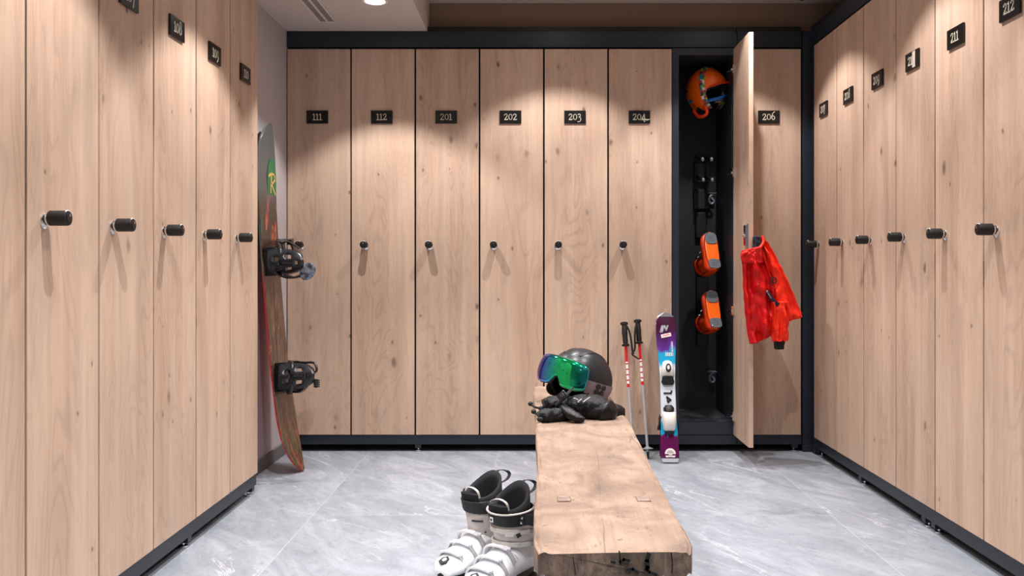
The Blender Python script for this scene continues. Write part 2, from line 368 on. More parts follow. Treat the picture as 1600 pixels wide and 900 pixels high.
def digits(bm, txt, o, ux, uy, h, wfac, th, mi):
    tot = sum(DG[c][0]*1.30 for c in txt); x = -tot/2
    for c in txt:
        wd_, ls = DG[c]; wd_ *= 1.22
        strokes(bm, [[((px*1.12+x+.03)*h, (py-.5)*h) for px, py in l] for l in ls], o, ux, uy, h*wfac, th, mi); x += wd_

def mesh_from(bm, name, mats, smooth=True, ang=40):
    bmesh.ops.recalc_face_normals(bm, faces=bm.faces)
    me = bpy.data.meshes.new(name); bm.to_mesh(me); bm.free()
    for m in mats: me.materials.append(M[m])
    if smooth:
        for p in me.polygons: p.use_smooth = True
        me.set_sharp_from_angle(angle=math.radians(ang))
    return me
def tag(o, label=None, cat=None, group=None, kind=None):
    if label: o['label'] = label
    if cat: o['category'] = cat
    if group: o['group'] = group
    if kind: o['kind'] = kind
    return o
def obj(name, me, parent=None, loc=None, rotz=0, label=None):
    o = bpy.data.objects.new(name, me); C.objects.link(o)
    if parent: o.parent = parent
    if loc: o.location = loc
    if rotz: o.rotation_euler[2] = rotz
    if label: o['label'] = label
    return o
ORIG = {}
def part(name, bm, mats, parent=None, world=False, bevel=0, sub=0, smooth=True, ang=40, label=None, solid=0):
    if isinstance(mats, str): mats = [mats]
    if world and parent:
        off = ORIG.get(parent.name, V((0,0,0)))
        bmesh.ops.translate(bm, verts=bm.verts, vec=-off)
    me = mesh_from(bm, name, mats, smooth, ang); o = obj(name, me, parent, label=label)
    ORIG[o.name] = ORIG.get(parent.name, V((0,0,0))) if parent else V((0,0,0))
    if solid:
        md = o.modifiers.new('solid', 'SOLIDIFY'); md.thickness = solid; md.offset = 0
    if bevel:
        md = o.modifiers.new('bevel', 'BEVEL'); md.width = bevel; md.segments = 2; md.limit_method = 'ANGLE'; md.angle_limit = math.radians(35)
    if sub:
        md = o.modifiers.new('sub', 'SUBSURF'); md.levels = sub; md.render_levels = sub
    return o
def thing(name, label, cat, loc=(0,0,0), rotz=0, group=None):
    o = bpy.data.objects.new(name, None); C.objects.link(o); o.location = loc; o.rotation_euler = (0,0,rotz); o.empty_display_size = .1
    ORIG[o.name] = V(loc)
    return tag(o, label, cat, group)
def struct(name, bm, mats, **k):
    o = part(name, bm, mats, **k); o['kind'] = 'structure'; return o

# ------------------------------------------------------------------ the room
b = new(); box(b, -1.9, 1.95, -1.7, 4.7, -.1, 0); struct('floor', b, 'tile', smooth=False)
b = new(); box(b, -1.9, 1.95, -1.7, 4.7, CEIL_Z, CEIL_Z+.1, 0); struct('ceiling', b, 'ceilm', smooth=False)
b = new(); box(b, -1.9, -.501, -1.7, 4.12, SOFFIT_Z, CEIL_Z, 0); struct('trim_1', b, 'ceilm', smooth=False)      # lowered ceiling part
b = new(); box(b, -1.9, 1.95, 4.5, 4.7, 0, CEIL_Z, 0); struct('wall_back', b, 'plaster', smooth=False)
b = new(); box(b, -.501, 1.95, 4.12, 4.5, 1.988, CEIL_Z, 0); struct('trim_2', b, 'brown', smooth=False)           # bulkhead above the back lockers
b = new(); box(b, -1.9, -1.1565, 3.30, 4.5, 0, SOFFIT_Z, 0); struct('wall_left', b, 'plaster', smooth=False)
b = new(); box(b, -1.9, -1.62, -1.7, 3.30, 0, SOFFIT_Z, 0); struct('wall_left', b, 'plaster', smooth=False)
b = new(); box(b, 1.84, 1.95, -1.7, 4.5, 0, CEIL_Z, 0); struct('wall_right', b, 'plaster', smooth=False)
b = new(); box(b, -1.9, 1.95, -1.8, -1.7, 0, CEIL_Z, 0); struct('wall_near', b, 'plaster', smooth=False)
b = new(); box(b, -1.156, -1.146, 3.30, 4.03, 0, .056, 0); struct('baseboard_left', b, 'skirting', bevel=.002)
# dark steel corner post between the back row and the right row
b = new(); box(b, 1.251, 1.33, 4.03, 4.2, 0, 1.962); box(b, 1.290, 1.33, 3.975, 4.03, 0, 1.985); box(b, 1.251, 1.30, 4.026, 4.03, 0, .03)
struct('trim_3', b, 'steel', bevel=.0015)

# ------------------------------------------------------------------ downlights
def downlight(x, y, z, label, group):
    t = thing('ceiling_downlight', label, 'ceiling light', (x, y, z), 0, group)
    if 'ring' not in CACHE:
        b = new(); rr = []
        for r, h in ((.040, -.001), (.046, -.004), (.052, -.003), (.053, 0)):
            rr.append([V((r*math.cos(2*PI*i/32), r*math.sin(2*PI*i/32), h)) for i in range(32)])
        loft(b, rr, 0, (False, False)); CACHE['ring'] = mesh_from(b, 'lamp_ring', ['lampring'])
        b = new(); sweep(b, [(0,0,-.0005), (0,0,-.0025)], .040, seg=32); CACHE['lamplens'] = mesh_from(b, 'lamp_lens', ['lampglass'])
        ld = bpy.data.lights.new('downlight_beam', 'SPOT'); ld.energy = SPOT_W; ld.color = SPOT_COL; ld.spot_size = SPOT_ANGLE; ld.spot_blend = SPOT_BLEND
        ld.shadow_soft_size = .010; ld.use_nodes = True; lt = ld.node_tree        # beam brighter in its middle, as reflector lamps are
        em = lt.nodes['Emission']; tcn = lt.nodes.new('ShaderNodeTexCoord'); sp = lt.nodes.new('ShaderNodeSeparateXYZ'); lt.links.new(tcn.outputs['Normal'], sp.inputs[0])
        ab = lt.nodes.new('ShaderNodeMath'); ab.operation = 'ABSOLUTE'; lt.links.new(sp.outputs[2], ab.inputs[0])
        pw = lt.nodes.new('ShaderNodeMath'); pw.operation = 'POWER'; pw.inputs[1].default_value = 6; lt.links.new(ab.outputs[0], pw.inputs[0])
        ma = lt.nodes.new('ShaderNodeMath'); ma.operation = 'MULTIPLY_ADD'; ma.inputs[1].default_value = .72; ma.inputs[2].default_value = .46; lt.links.new(pw.outputs[0], ma.inputs[0]); lt.links.new(ma.outputs[0], em.inputs['Strength'])
        CACHE['beam'] = ld
    obj('lamp_ring', CACHE['ring'], t); obj('lamp_lens', CACHE['lamplens'], t)
    l = bpy.data.objects.new('lamp_beam', CACHE['beam']); C.objects.link(l); l.parent = t; l.location = (0, 0, -.012)
CACHE = {}
ROWW = ('first', 'second', 'third', 'fourth', 'fifth')
for iy, y in enumerate(LIGHT_Y):
    for ix, x in enumerate(LIGHT_X):
        low = x < -.5
        if low and iy == 0: lb = 'round lit downlight in the lowered ceiling panel right of the slot vent'
        else: lb = 'recessed downlight, %s from the back wall in the %s' % (ROWW[iy], ('lowered ceiling strip', 'middle row of the high ceiling', 'right hand row of the high ceiling')[ix])
        downlight(x, y, SOFFIT_Z if low else CEIL_Z, lb, 'recessed ceiling downlights')

# slot vent
t = thing('ceiling_vent', 'long narrow pale slot vent in the lowered ceiling left of the lit downlight', 'air vent', (-.927, 3.4, SOFFIT_Z))
b = new()
for a in ((-.04,-.031), (.031,.04)): box(b, a[0], a[1], -.6, .48, -.004, 0)
box(b, -.031, .031, .471, .48, -.004, 0); box(b, -.031, .031, -.6, -.591, -.004, 0); part('frame', b, 'ventw', t, bevel=.001)
b = new(); box(b, -.031, .031, -.591, .471, -.0012, 0); part('slot_panel', b, 'ventd', t)
b = new(); box(b, -.005, .005, -.591, .471, -.004, -.0012); part('centre_bar', b, 'ventw', t)
# dome camera
t = thing('security_camera', 'small dark dome security camera with white base on the ceiling near the right corner', 'security camera', (1.208, 3.9, CEIL_Z))
b = new(); sweep(b, [(0,0,0), (0,0,-.022), (0,0,-.028)], [.05, .047, .040], seg=28); part('base_ring', b, 'lampring', t)
b = new(); rr = []
for j in range(8):
    a = PI/2*j/8; rr.append([V((.033*math.cos(a)*math.cos(2*PI*i/24), .033*math.cos(a)*math.sin(2*PI*i/24), -.028-.026*math.sin(a))) for i in range(24)])
loft(b, rr); part('dome', b, 'dome', t)

# ------------------------------------------------------------------ lockers
DW = .292; DT = .020; Z0 = .080; Z1 = 1.879
def locker_meshes():
    b = new(); box(b, .001, .299, .0215, .40, Z0+.002, 1.884); CACHE['carcass'] = mesh_from(b, 'carcass', ['gap'], False)
    b = new(); t_ = .0145
    box(b, 0, .030, .004, .40, Z0+.001, 1.884, 0); box(b, .284, .2995, .004, .40, Z0+.001, 1.884, 0)
    box(b, .03, .284, .004, .40, 1.852, 1.884, 0); box(b, .03, .284, .004, .40, Z0+.001, .135, 0); box(b, .03, .284, .385, .40, .135, 1.852, 1)
    box(b, .0302, .0312, .03, .385, .135, 1.852, 1); box(b, .2828, .2838, .03, .385, .135, 1.852, 1)
    CACHE['carcass_open'] = mesh_from(b, 'carcass_open', ['steel', 'inner'], False)
    b = new(); box(b, .03, .283, .03, .383, .1352, .139); CACHE['tray'] = mesh_from(b, 'drip_tray', ['tray'], False)
    b = new(); box(b, 0, .2998, .003, .025, 1.889, 1.9615); CACHE['cornice'] = mesh_from(b, 'cornice', ['steel'], False)
    b = new(); box(b, 0, .2998, .016, .12, 1.9615, 1.988); CACHE['top_rail'] = mesh_from(b, 'top_rail', ['black'], False)
    b = new(); box(b, 0, .2998, .006, .024, .034, Z0-.002); CACHE['plinth'] = mesh_from(b, 'plinth', ['steel'], False)
    b = new(); box(b, -.014, .014, .008, .030, .016, .034, 0); sweep(b, [(0,.028,.0), (0,.028,.005), (0,.028,.007)], [.014, .014, .006], 1, 14); sweep(b, [(0,.028,.006), (0,.028,.018)], .004, 1, 8)
    CACHE['foot'] = mesh_from(b, 'foot', ['steel', 'chrome'])
    b = new(); box(b, -DW, 0, 0, DT, 0, Z1-Z0); bmesh.ops.bevel(b, geom=b.edges[:], offset=.0009, segments=1, affect='EDGES'); CACHE['door'] = mesh_from(b, 'door', ['oak'], False)
    b = new()
    sweep(b, [(0,0,-.006), (0,-.002,-.006), (0,-.005,-.006), (0,-.007,-.006)], [.0175, .0175, .0135, .009], 1, 24)
    sweep(b, [(0,-.004,-.004), (0,-.014,-.001)], .011, 1, 16)
    sweep(b, [(0,-.011,0), (0,-.013,0), (0,-.049,0), (0,-.052,0), (0,-.053,0)], [.0145, .0165, .0165, .0155, .0125], 0, 24)
    tube(b, [V((.0162*math.cos(q), -.050, .0162*math.sin(q))) for q in [PI*.30+PI*.045*i for i in range(10)]], .0014, 2, 6)  # white crescent highlight on the tip rim, modelled as a white arc
    sweep(b, [(0,-.0525,0), (0,-.0545,0)], .0100, 0, 16)
    box(b, -.0015, .0015, -.0552, -.0543, .003, .009, 1)
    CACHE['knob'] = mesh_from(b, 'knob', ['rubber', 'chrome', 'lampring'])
    b = new(); sweep(b, [(-.25,.022,1.0), (-.25,.036,1.0)], .006, 0, 10); box(b, -.262, -.230, .0201, .028, .955, 1.045, 0); box(b, -.29, -.262, .0201, .0225, .94, 1.05, 1); box(b, -.262, -.23, .028, .0285, .957, .99, 2)
    CACHE['lock'] = mesh_from(b, 'lock', ['chrome', 'bracket', 'jacketd'])
    b = new(); box(b, -.026, .004, .018, .030, -.02, .02, 0); sweep(b, [(-.012,.03,0), (.016,.045,-.004)], .006, 0, 8); CACHE['hinge'] = mesh_from(b, 'hinge', ['chrome'])
locker_meshes()
def locker(num, loc, rotz, label, group, open_=False, rail=False, feet=(), side='back'):
    t = thing('ski_locker', label, 'locker', loc, rotz, group)
    obj('carcass', CACHE['carcass_open' if open_ else 'carcass'], t)
    obj('cornice', CACHE['cornice'], t); obj('plinth', CACHE['plinth'], t)
    if rail: obj('top_rail', CACHE['top_rail'], t)
    for fx in feet: obj('foot', CACHE['foot'], t, (fx, 0, 0))
    d = obj('door', CACHE['door'], t, (.296, 0, Z0))
    if open_:
        d.location = (.3035, 0, Z0); d.rotation_euler[2] = PI/2
        obj('drip_tray', CACHE['tray'], t)
        obj('lock', CACHE['lock'], d, (0, 0, -.08), label='chrome lock on the inner face of the door')
        for hz in (.09, .58, 1.22, 1.70): obj('hinge', CACHE['hinge'], d, (-.006, 0, hz), label='small chrome hinge')
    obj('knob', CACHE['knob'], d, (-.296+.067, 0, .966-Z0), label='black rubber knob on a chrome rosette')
    b = new(); box(b, -.050, .050, -.007, -.001, -.030, .030, 0); box(b, -.047, .047, -.001, 0, -.027, .027, 0)
    digits(b, num, V((.002, -.0072, .000)), V((1,0,0)), V((0,0,1)), .0280, .120, .0009, 1)
    if num == '204': strokes(b, [[(.008,-.013),(.046,-.012)], [(.014,-.014),(.04,-.0145)]], V((0,-.0082,0)), V((1,0,0)), V((0,0,1)), .0035, .0006, 1)  # two white streaks laid across the lower right of the plate
    if num == '210': box(b, .008, .030, -.0088, -.0082, -.027, .027, 2)  # pale strip laid over the last digit
    obj('number_plate', mesh_from(b, 'number_plate_'+num, ['plate', 'digit', 'palestrip'], False), d, (-.296+.145, 0, 1.561-Z0), label='black plate reading %s in cream digits' % num)
    return t
XB = -1.156; YB = 4.03
backs = ['111','112','201','202','203','204','205','206']
desc = {'111': 'oak ski locker 111, leftmost of the back row, half behind the snowboard', '112': 'oak ski locker 112, closed, second from left in the back row',
 '201': 'oak ski locker 201, closed, third from left in the back row', '202': 'oak ski locker 202, fourth in the back row, left of the bench end',
 '203': 'oak ski locker 203 directly behind the helmet on the bench', '204': 'oak ski locker 204 behind the leaning ski poles, white streak on its plate',
 '205': 'ski locker standing open, black inside, red jacket on its oak door', '206': 'oak ski locker 206, rightmost of the back row, behind the red jacket'}
LK = {}
for i, nmb in enumerate(backs):
    LK[nmb] = locker(nmb, (XB+.3*i + (.003 if i > 6 else 0), YB, 0), 0, desc[nmb], 'ski lockers along the back wall', open_=nmb == '205', rail=i >= 2,
           feet=((.012,) if i in (2, 4, 6) else (.27,) if i == 7 else ()))
# the strip above 112 just right of the lowered ceiling
for i, nmb in enumerate(['105','106','107','108','109','110']):
    y = 3.29-.3*(6-i)
    LK[nmb] = locker(nmb, (-1.053, y, 0), PI/2, {'105': 'oak ski locker cut off by the left picture edge', '106': 'oak ski locker with the nearest knob of the left row, left of 107', '107': 'oak ski locker 107, its plate cut by the top picture edge', '108': 'oak ski locker 108, third from the far end of the left row', '109': 'oak ski locker 109, second from the far end of the left row', '110': 'oak ski locker 110 at the far end of the left row beside the snowboard'}[nmb], 'ski lockers in the left row', feet=((.27,) if i % 2 else ()))
for i, nmb in enumerate(['207','208','209','210','211','212']):
    y = 3.97-.3*i
    LK[nmb] = locker(nmb, (1.284, y, 0), -PI/2, {'207': 'oak ski locker 207 of the right row, touching the corner post', '208': 'oak ski locker 208, second from the corner post in the right row', '209': 'oak ski locker 209, third from the corner post in the right row', '210': 'oak ski locker of the right row with a pale strip over its plate', '211': 'oak ski locker 211, second nearest to the camera in the right row', '212': 'oak ski locker 212 at the right picture edge, nearest in the right row'}[nmb], 'ski lockers in the right row', rail=True, feet=((.24,) if nmb in ('208',) else (.20, .27) if nmb == '210' else (.03,) if nmb == '207' else ()))

# boot rack and brackets inside the open locker
L5 = V((XB+1.8, YB, 0))
b = new()
for (px, py, w, h) in ((1096, 270, 24, 30), (1096, 312, 24, 30), (1095, 352, 16, 40), (1097, 470, 18, 140)):
    c = W(px, py, 4.40); s = 4.40/F; box(b, c.x-w/2*s, c.x+w/2*s, 4.385, 4.412, c.z-h/2*s, c.z+h/2*s)
rack = part('boot_rack', b, 'black', LK['205'], world=True, bevel=.003)
for (px, py) in ((1098,249),(1112,249),(1099,281),(1113,281)):
    b = new(); c = W(px, py, 4.25); sweep(b, [c+V((-.006,.15,.03)), c+V((0,.02,.004)), c], [.008,.008,.007], 0, 12); ellipsoid(b, c, (.0085,.006,.011), 1, 12, 8)
    part('boot_peg', b, ['black', 'bracket'], rack, world=True)
for (px, py) in ((1112,311),(1113,590)):
    b = new(); c = W(px, py, 4.36); box(b, c.x-.022, c.x+.022, c.y-.01, c.y+.03, c.z+.028, c.z+.031)
    tube(b, [c+V((.014,0,.027)), c+V((.002,0,.022)), c+V((-.012,0,.008)), c+V((-.012,0,-.012)), c+V((0,0,-.024)), c+V((.012,0,-.012)), c+V((.004,0,.0)), c+V((-.003,0,.008))], .0055, 0, 8, 5)
    part('cable_bracket', b, 'bracket', LK['205'], world=True)
for (x0, y0) in ((1089, 295), (1098, 296), (1104, 331)):
    pass

# ------------------------------------------------------------------ bench
BT = .42
t = thing('wooden_bench', 'long rustic bench made of one thick aged timber beam in the middle of the room', 'bench', (.12, 2.3, 0))
Y0b, Y1b = 1.345, 3.23
b = new(); rings = []; NJ = 70
rnd = random.Random(3)
ph = [rnd.uniform(0, 6) for _ in range(8)]
def bx_l(y): return .0015 + .004*math.sin(y*3+ph[0]) + .002*math.sin(y*9+ph[1])
def bx_r(y): return interp([1.34, 1.555, 1.737, 2.106, 2.45, 2.7, 2.94, 3.23], [.250, .2537, .2570, .2645, .2705, .267, .260, .255], y) + .001*math.sin(y*5+ph[2]) + .0008*math.sin(y*17+ph[3])
TH = .047
for j in range(NJ+1):
    y = Y0b + (Y1b-Y0b)*j/NJ; xl, xr = bx_l(y), bx_r(y); cx, hw = (xl+xr)/2, (xr-xl)/2; zc = BT-TH/2; ring = []
    e = min(j, NJ-j); sh = {0: .006, 1: .001}.get(e, 0) if e < 2 else 0
    for i in range(48):
        th = 2*PI*i/48; c, s_ = math.cos(th), math.sin(th)
        pw = .11 if s_ > 0 else .24
        X = math.copysign(abs(c)**pw, c)*(hw-sh); Zz = math.copysign(abs(s_)**pw, s_)*(TH/2-sh*.8)
        n = .0013*math.sin(7*th+y*11+ph[4]) + .001*math.sin(13*th-y*23+ph[5])
        yy = y + (.004*math.sin(c*7+1)+.003*math.sin(s_*9) if e == 0 else 0)
        ring.append(V((cx+X, yy, zc+Zz+n)))
    rings.append(ring)
loft(b, rings, 0)
b.faces.ensure_lookup_table()
for f in b.faces:
    if len(f.verts) > 10: f.material_index = 1
    elif f.calc_center_median().y < Y0b+.012: f.material_index = 1
part('seat', b, ['bench', 'bench_end'], t, world=True, ang=50)
pegs = ((881, 781), (1005, 781))
for (px, py) in pegs + ((860, 640), (955, 640)):
    d = F*(EYE-BT)/(py-CY); x = (px-CX)/F*d
    b = new(); box(b, x-.012, x+.012, d-.017, d+.017, BT-.01, BT+.0032, 0); box(b, x-.0128, x+.0128, d-.0182, d+.0182, BT-.01, BT+.0024, 1)
    part('tenon', b, ['tenon', 'bench_end'], t, world=True, bevel=.001)
for (x, y, sx, sy) in ((.070, 1.64, -.045, -.05), (.205, 1.64, .05, -.05), (.07, 3.02, -.045, .05), (.215, 3.02, .06, .05)):
    b = new(); sweep(b, [(x+sx, y+sy, 0), (x+sx*.45, y+sy*.45, .2), (x, y, BT-TH+.01)], [.020, .023, .026], 0, 12, power=.6)
    part('leg', b, 'bench_end', t, world=True)
# deep splits in the near end
yf = Y0b-.0035
def spl(px, py): return ((px-CX)/F*Y0b, EYE-(py-CY)/F*Y0b)
for ln, w in (([(1013,864),(1010,874),(1011,884),(1009,889)], .0065), ([(1009,886),(1014,892),(1025,896)], .004), ([(968,876),(974,872),(982,874)], .005), ([(955,876),(960,877)], .004), ([(967,860),(968,868),(969,880)], .002), ([(980,888),(988,887),(996,893)], .0045), ([(895,868),(897,880),(899,895)], .0012), ([(1048,862),(1050,880),(1049,893)], .0016)):
    b = new(); strokes(b, [[spl(*p) for p in ln]], V((0, yf, 0)), V((1,0,0)), V((0,0,1)), w, .003)
    part('end_split', b, 'gap', t, world=True)

# ------------------------------------------------------------------ ski boots
def boot_parts(t, shell, cuff, strapm, fit='adult', full=True):
    kid = fit == 'kid'
    # lower shell: toe at +x (x=.14), heel at x=-.13
    def prof(x):
        top = interp([-.135,-.125,-.10,-.05,-.01,.03,.07,.10,.125,.138,.143], [.05,.085,.115,.125,.118,.098,.078,.066,.056,.044,.034], x)
        hw = interp([-.135,-.12,-.08,-.03,.03,.08,.11,.13,.143], [.018,.033,.038,.038,.043,.048,.044,.034,.020], x)
        return top, hw
    b = new(); rings = []
    xs = [-.135,-.13,-.12,-.10,-.08,-.05,-.02,.01,.04,.07,.09,.11,.125,.135,.141,.144]
    for x in xs:
        top, hw = prof(x); hw *= 1.1; top += .006; z0 = .022; ring = []
        for i in range(20):
            th = 2*PI*i/20; c, s_ = math.cos(th), math.sin(th)
            y = hw*math.copysign(abs(c)**.75, c)*(1-.12*max(0, s_)); z = z0+(top-z0)*(.5+.5*math.copysign(abs(s_)**.8, s_))
            ring.append(V((x, y, z)))
        rings.append(ring)
    loft(b, rings, 0); part('lower_shell', b, shell, t, sub=1, ang=180)
    # sole
    b = new()
    def sole_ring(z, g): return [V((.006+(.142+g)*math.copysign(abs(math.cos(a))**.8, math.cos(a)), (.036+g+.008*(1 if math.cos(a) > 0 else 0)*math.cos(a)*.6)*math.sin(a), z)) for a in [2*PI*i/28 for i in range(28)]]
    loft(b, [sole_ring(.006, -.004), sole_ring(.010, 0), sole_ring(.026, .001), sole_ring(.034, -.004)], 0)
    part('sole', b, 'orange' if kid else 'rubber', t, sub=0)
    for (x0, x1, w) in ((.055, .140, .033), (-.128, -.058, .033)):
        b = new(); P = [((x0+x1)/2+(x1-x0)/2*math.copysign(abs(math.cos(a))**.6, math.cos(a)), w*math.copysign(abs(math.sin(a))**.6, math.sin(a))) for a in [2*PI*i/20 for i in range(20)]]
        prism(b, P, (0,0,0), (1,0,0), (0,1,0), .008, 0)
        if kid:
            for sx in (x0+.012, x1-.012):
                for sy in (-.02, .02): sweep(b, [(sx, sy, .001), (sx, sy, -.0015)], .0035, 1, 8)
            for k in range(4): box(b, x0+.02+k*.012, x0+.025+k*.012, -.018, .018, -.0015, 0, 0)
        part('sole_pad', b, ['greypad' if kid else 'rubber', 'chrome'], t, bevel=.0015)
    # cuff, leaning forward
    def cring(z, a, bb, lean, tilt=0, n=24, off=0):
        cx = -.060+lean; return [V((cx+a*math.cos(2*PI*i/n), bb*math.sin(2*PI*i/n), z+tilt*math.cos(2*PI*i/n))) for i in range(n)]
    b = new(); loft(b, [cring(.075,.064,.044,0,.012), cring(.10,.066,.046,.004,.010), cring(.14,.064,.047,.010,.006), cring(.185,.064,.051,.018,0), cring(.188,.061,.048,.018,0), cring(.12,.058,.042,.006)], 0, (False, False))
    part('cuff', b, cuff, t, ang=60)
    # rear spoiler in darker plastic and a spine
    b = new(); strap(b, [(-.130,0,.035), (-.128,0,.09), (-.119,0,.14), (-.110,0,.20)], .040, .008, (0,1,0)); part('spine', b, 'orange_d' if kid else 'rubber', t, bevel=.002)
    # power strap band
    b = new(); loft(b, [cring(.176,.067,.054,.016,0), cring(.18,.069,.056,.017), cring(.214,.070,.057,.024,-.004), cring(.217,.066,.054,.024,-.004), cring(.19,.062,.050,.02)], 0, (False, False))
    ps = part('power_strap', b, strapm, t, ang=60)
    if kid: pass
    # liner: outer wall then inner wall, back higher than the front
    N = 28; rr = []
    for (z, a, bb, ln, tl) in ((.15,.058,.045,.012,0), (.19,.058,.047,.020,-.006), (.225,.060,.048,.026,-.022), (.243,.059,.047,.026,-.030), (.246,.053,.041,.026,-.031), (.23,.047,.036,.025,-.022), (.18,.042,.031,.015,-.01), (.10,.038,.028,.0,0)):
        rr.append([V((-.060+ln+a*math.cos(2*PI*i/N), bb*math.sin(2*PI*i/N), z+tl*math.cos(2*PI*i/N)+(.006*math.cos(4*PI*i/N) if z > .22 else 0))) for i in range(N)])
    b = new(); loft(b, rr, 0, (False, True)); part('liner', b, 'liner', t, ang=180)
    b = new(); sweep(b, smooth_path([(-.012,0,.12), (.004,0,.17), (.020,0,.215), (.026,0,.236)], 4), [(.030,.006)]*13, 0, 12, up=(1,0,0)); part('tongue', b, 'liner', t)
    if kid:
        b = new()
        for (x, z) in ((.02,.115), (.004,.16)):
            strap(b, [(x,.048,z-.03),(x+.02,.03,z),(x+.026,0,z+.004),(x+.02,-.03,z),(x,-.048,z-.03)], .012, .004, (0,0,1))
        part('buckle', b, 'chrome', t); return
    # pull loops
    b = new(); strap(b, [(.012,-.026,.222), (.019,-.024,.244), (.019,.0,.252), (.019,.022,.244), (.012,.024,.222)], .008, .0018, (1,0,0)); part('tongue_loop', b, 'cuffgrey', t)
    b = new(); strap(b, [(-.095,-.016,.255), (-.122,-.014,.272), (-.142,-.006,.270), (-.146,.008,.262), (-.128,.014,.250), (-.100,.014,.244)], .010, .0018, (0,1,.2)); part('heel_loop', b, 'bindg', t)
    # collar edge
    b = new(); rr = cring(.2165,.0705,.0575,.024,-.004); tube(b, [rr[i % 24] for i in range(-7, 9)], .0028, 0, 8); part('collar_trim', b, 'cuffgrey', t) if full else None
    # shell overlap ridge
    for (x, z, w, nm) in ((.098,.068,.043,'buckle'), (.058,.087,.045,'buckle'), (.020,.108,.044,'buckle')):
        b = new()
        strap(b, [(x-.004,-w*1.1,z-.022), (x,-w*.80,z+.006), (x,-w*.1,z+.013), (x,w*.66,z+.009)], .017, .006, (1,0,0), 0)
        for k in range(4): box(b, x-.009, x+.009, -w*.5+k*.012, -w*.5+k*.012+.004, z+.010, z+.015, 0)
        sweep(b, [(x-.003,w*.62,z+.006), (x-.003,w*.62,z+.013)], .006, 0, 12)
        strap(b, [(x,w*.6,z+.008), (x,w*.98,z-.014), (x,w*1.10,z-.026)], .012, .005, (1,0,0), 1)
        part(nm, b, ['white', 'skigrey'], t, bevel=.001)
    for (z, ln) in (((.118,.007), (.155,.013)) if full else ()):
        b = new(); pts = [V((-.060+ln+.069*math.cos(a), .052*math.sin(a), z+.008*math.cos(a))) for a in [PI*k/9-PI/2+.3 for k in range(9)]]
        strap(b, pts, .013, .004, (0,0,1), 0, 3)
        p = pts[-1]; strap(b, [p, p+V((-.02,.003,-.002)), p+V((-.042,-.002,-.002))], .011, .006, (0,0,1), 1, 3)
        part('cuff_buckle', b, ['cuffgrey', 'skigrey'], t, bevel=.001)
    # emblems
    b = new(); e = [(-.017,0),(-.008,.012),(.008,.013),(.017,.002),(.010,-.012),(-.008,-.012)]
    prism(b, e, (.122,-.006,.0605), (.93,0,-.36), (0,1,0), .004, 0); prism(b, [(x*.45, y*.45) for x, y in e], (.122,-.006,.0642), (.93,0,-.36), (0,1,0), .0015, 1)
    part('toe_emblem', b, ['helmetd', 'white'], t)
    return ps
def adult_boot(loc, rotz, label, tail):
    t = thing('ski_boot', label, 'ski boot', loc, rotz, 'white ski boots beside the bench')
    ps = boot_parts(t, 'white', 'cuffgrey', 'strapk', full=tail); t.scale = (.99, 1.08, .95)
    def around(a, z, r=1.0): return V((-.038+.0715*math.cos(a)*r, .0585*math.sin(a)*r, z-.004*math.cos(a)))
    if not tail:
        for (a0, z, hh, w_) in ((.35,.150,.0025,.30), (.30,.118,.0022,.05), (.75,.118,.0022,.05), (.2,.172,.0015,.04), (.45,.172,.0015,.04)):
            b = new(); strap(b, [V((-.048+.0665*math.cos(a0+w_*q), .0515*math.sin(a0+w_*q), z+.003)) for q in (-1, 0, 1)], hh*2, .002, (0,0,1), 0, 3); part('cuff_slot', b, 'bindg', t)
    if tail:
        a = math.radians(0)
        o = around(-.25, .199, 1.01); n = V((math.cos(-.25), math.sin(-.25), 0)); u = V((-n.y, n.x, 0))
        b = new(); prism(b, [(-.006,-.007),(.006,-.007),(.006,.007),(-.006,.007)], o, u, V((0,0,1)), .0012, 0); prism(b, [(-.003,-.003),(.003,-.003),(.003,.003),(-.003,.003)], o+n*.0014, u, V((0,0,1)), .0006, 1)
        part('square_badge', b, ['white', 'helmetd'], ps)
        b = new(); strap(b, [around(1.0,.197), around(1.35,.196,1.08), V((-.03,.085,.190)), V((-.032,.120,.184)), V((-.038,.150,.178))], .030, .004, (0,0,1)); part('strap_tail', b, 'strapk', ps)
        b = new(); p0 = around(1.1, .198, 1.03)
        for dx, dz in ((0,.006),(.004,-.006),(-.012,0)): sweep(b, [p0+V((dx,0,dz)), p0+V((dx,.004,dz))], .004, 0, 10)
        part('strap_clip', b, 'chrome', ps)
        b = new(); o = around(.55, .163, 1.0)+V((0,.001,0)); n = V((math.cos(.6), math.sin(.6), 0)); u = V((-n.y, n.x, 0))
        prism(b, [(-.010,-.006),(.012,-.006),(.012,.006),(-.010,.006)], o+n*.002, u, V((0,0,1)), .002, 0)
        prism(b, [(.022,-.010),(.032,-.003),(.028,.006),(.018,.001)], o+n*.001, u, V((0,0,1)), .002, 1)
        part('cuff_label', b, ['cuffgrey', 'helmetd'], t)
    return t
toe_dir = math.atan2(-.80, -.60)
def boot_at(px, py, d): return W(px, py, d)
adult_boot((-.168, 2.455, 0), toe_dir, 'white and ivory ski boot with open black cuff, further from the camera of the pair', False)
adult_boot((-.084, 2.330, 0), toe_dir+.06, 'white ski boot with buckled black strap nearer the camera, touching the bench side in view', True)

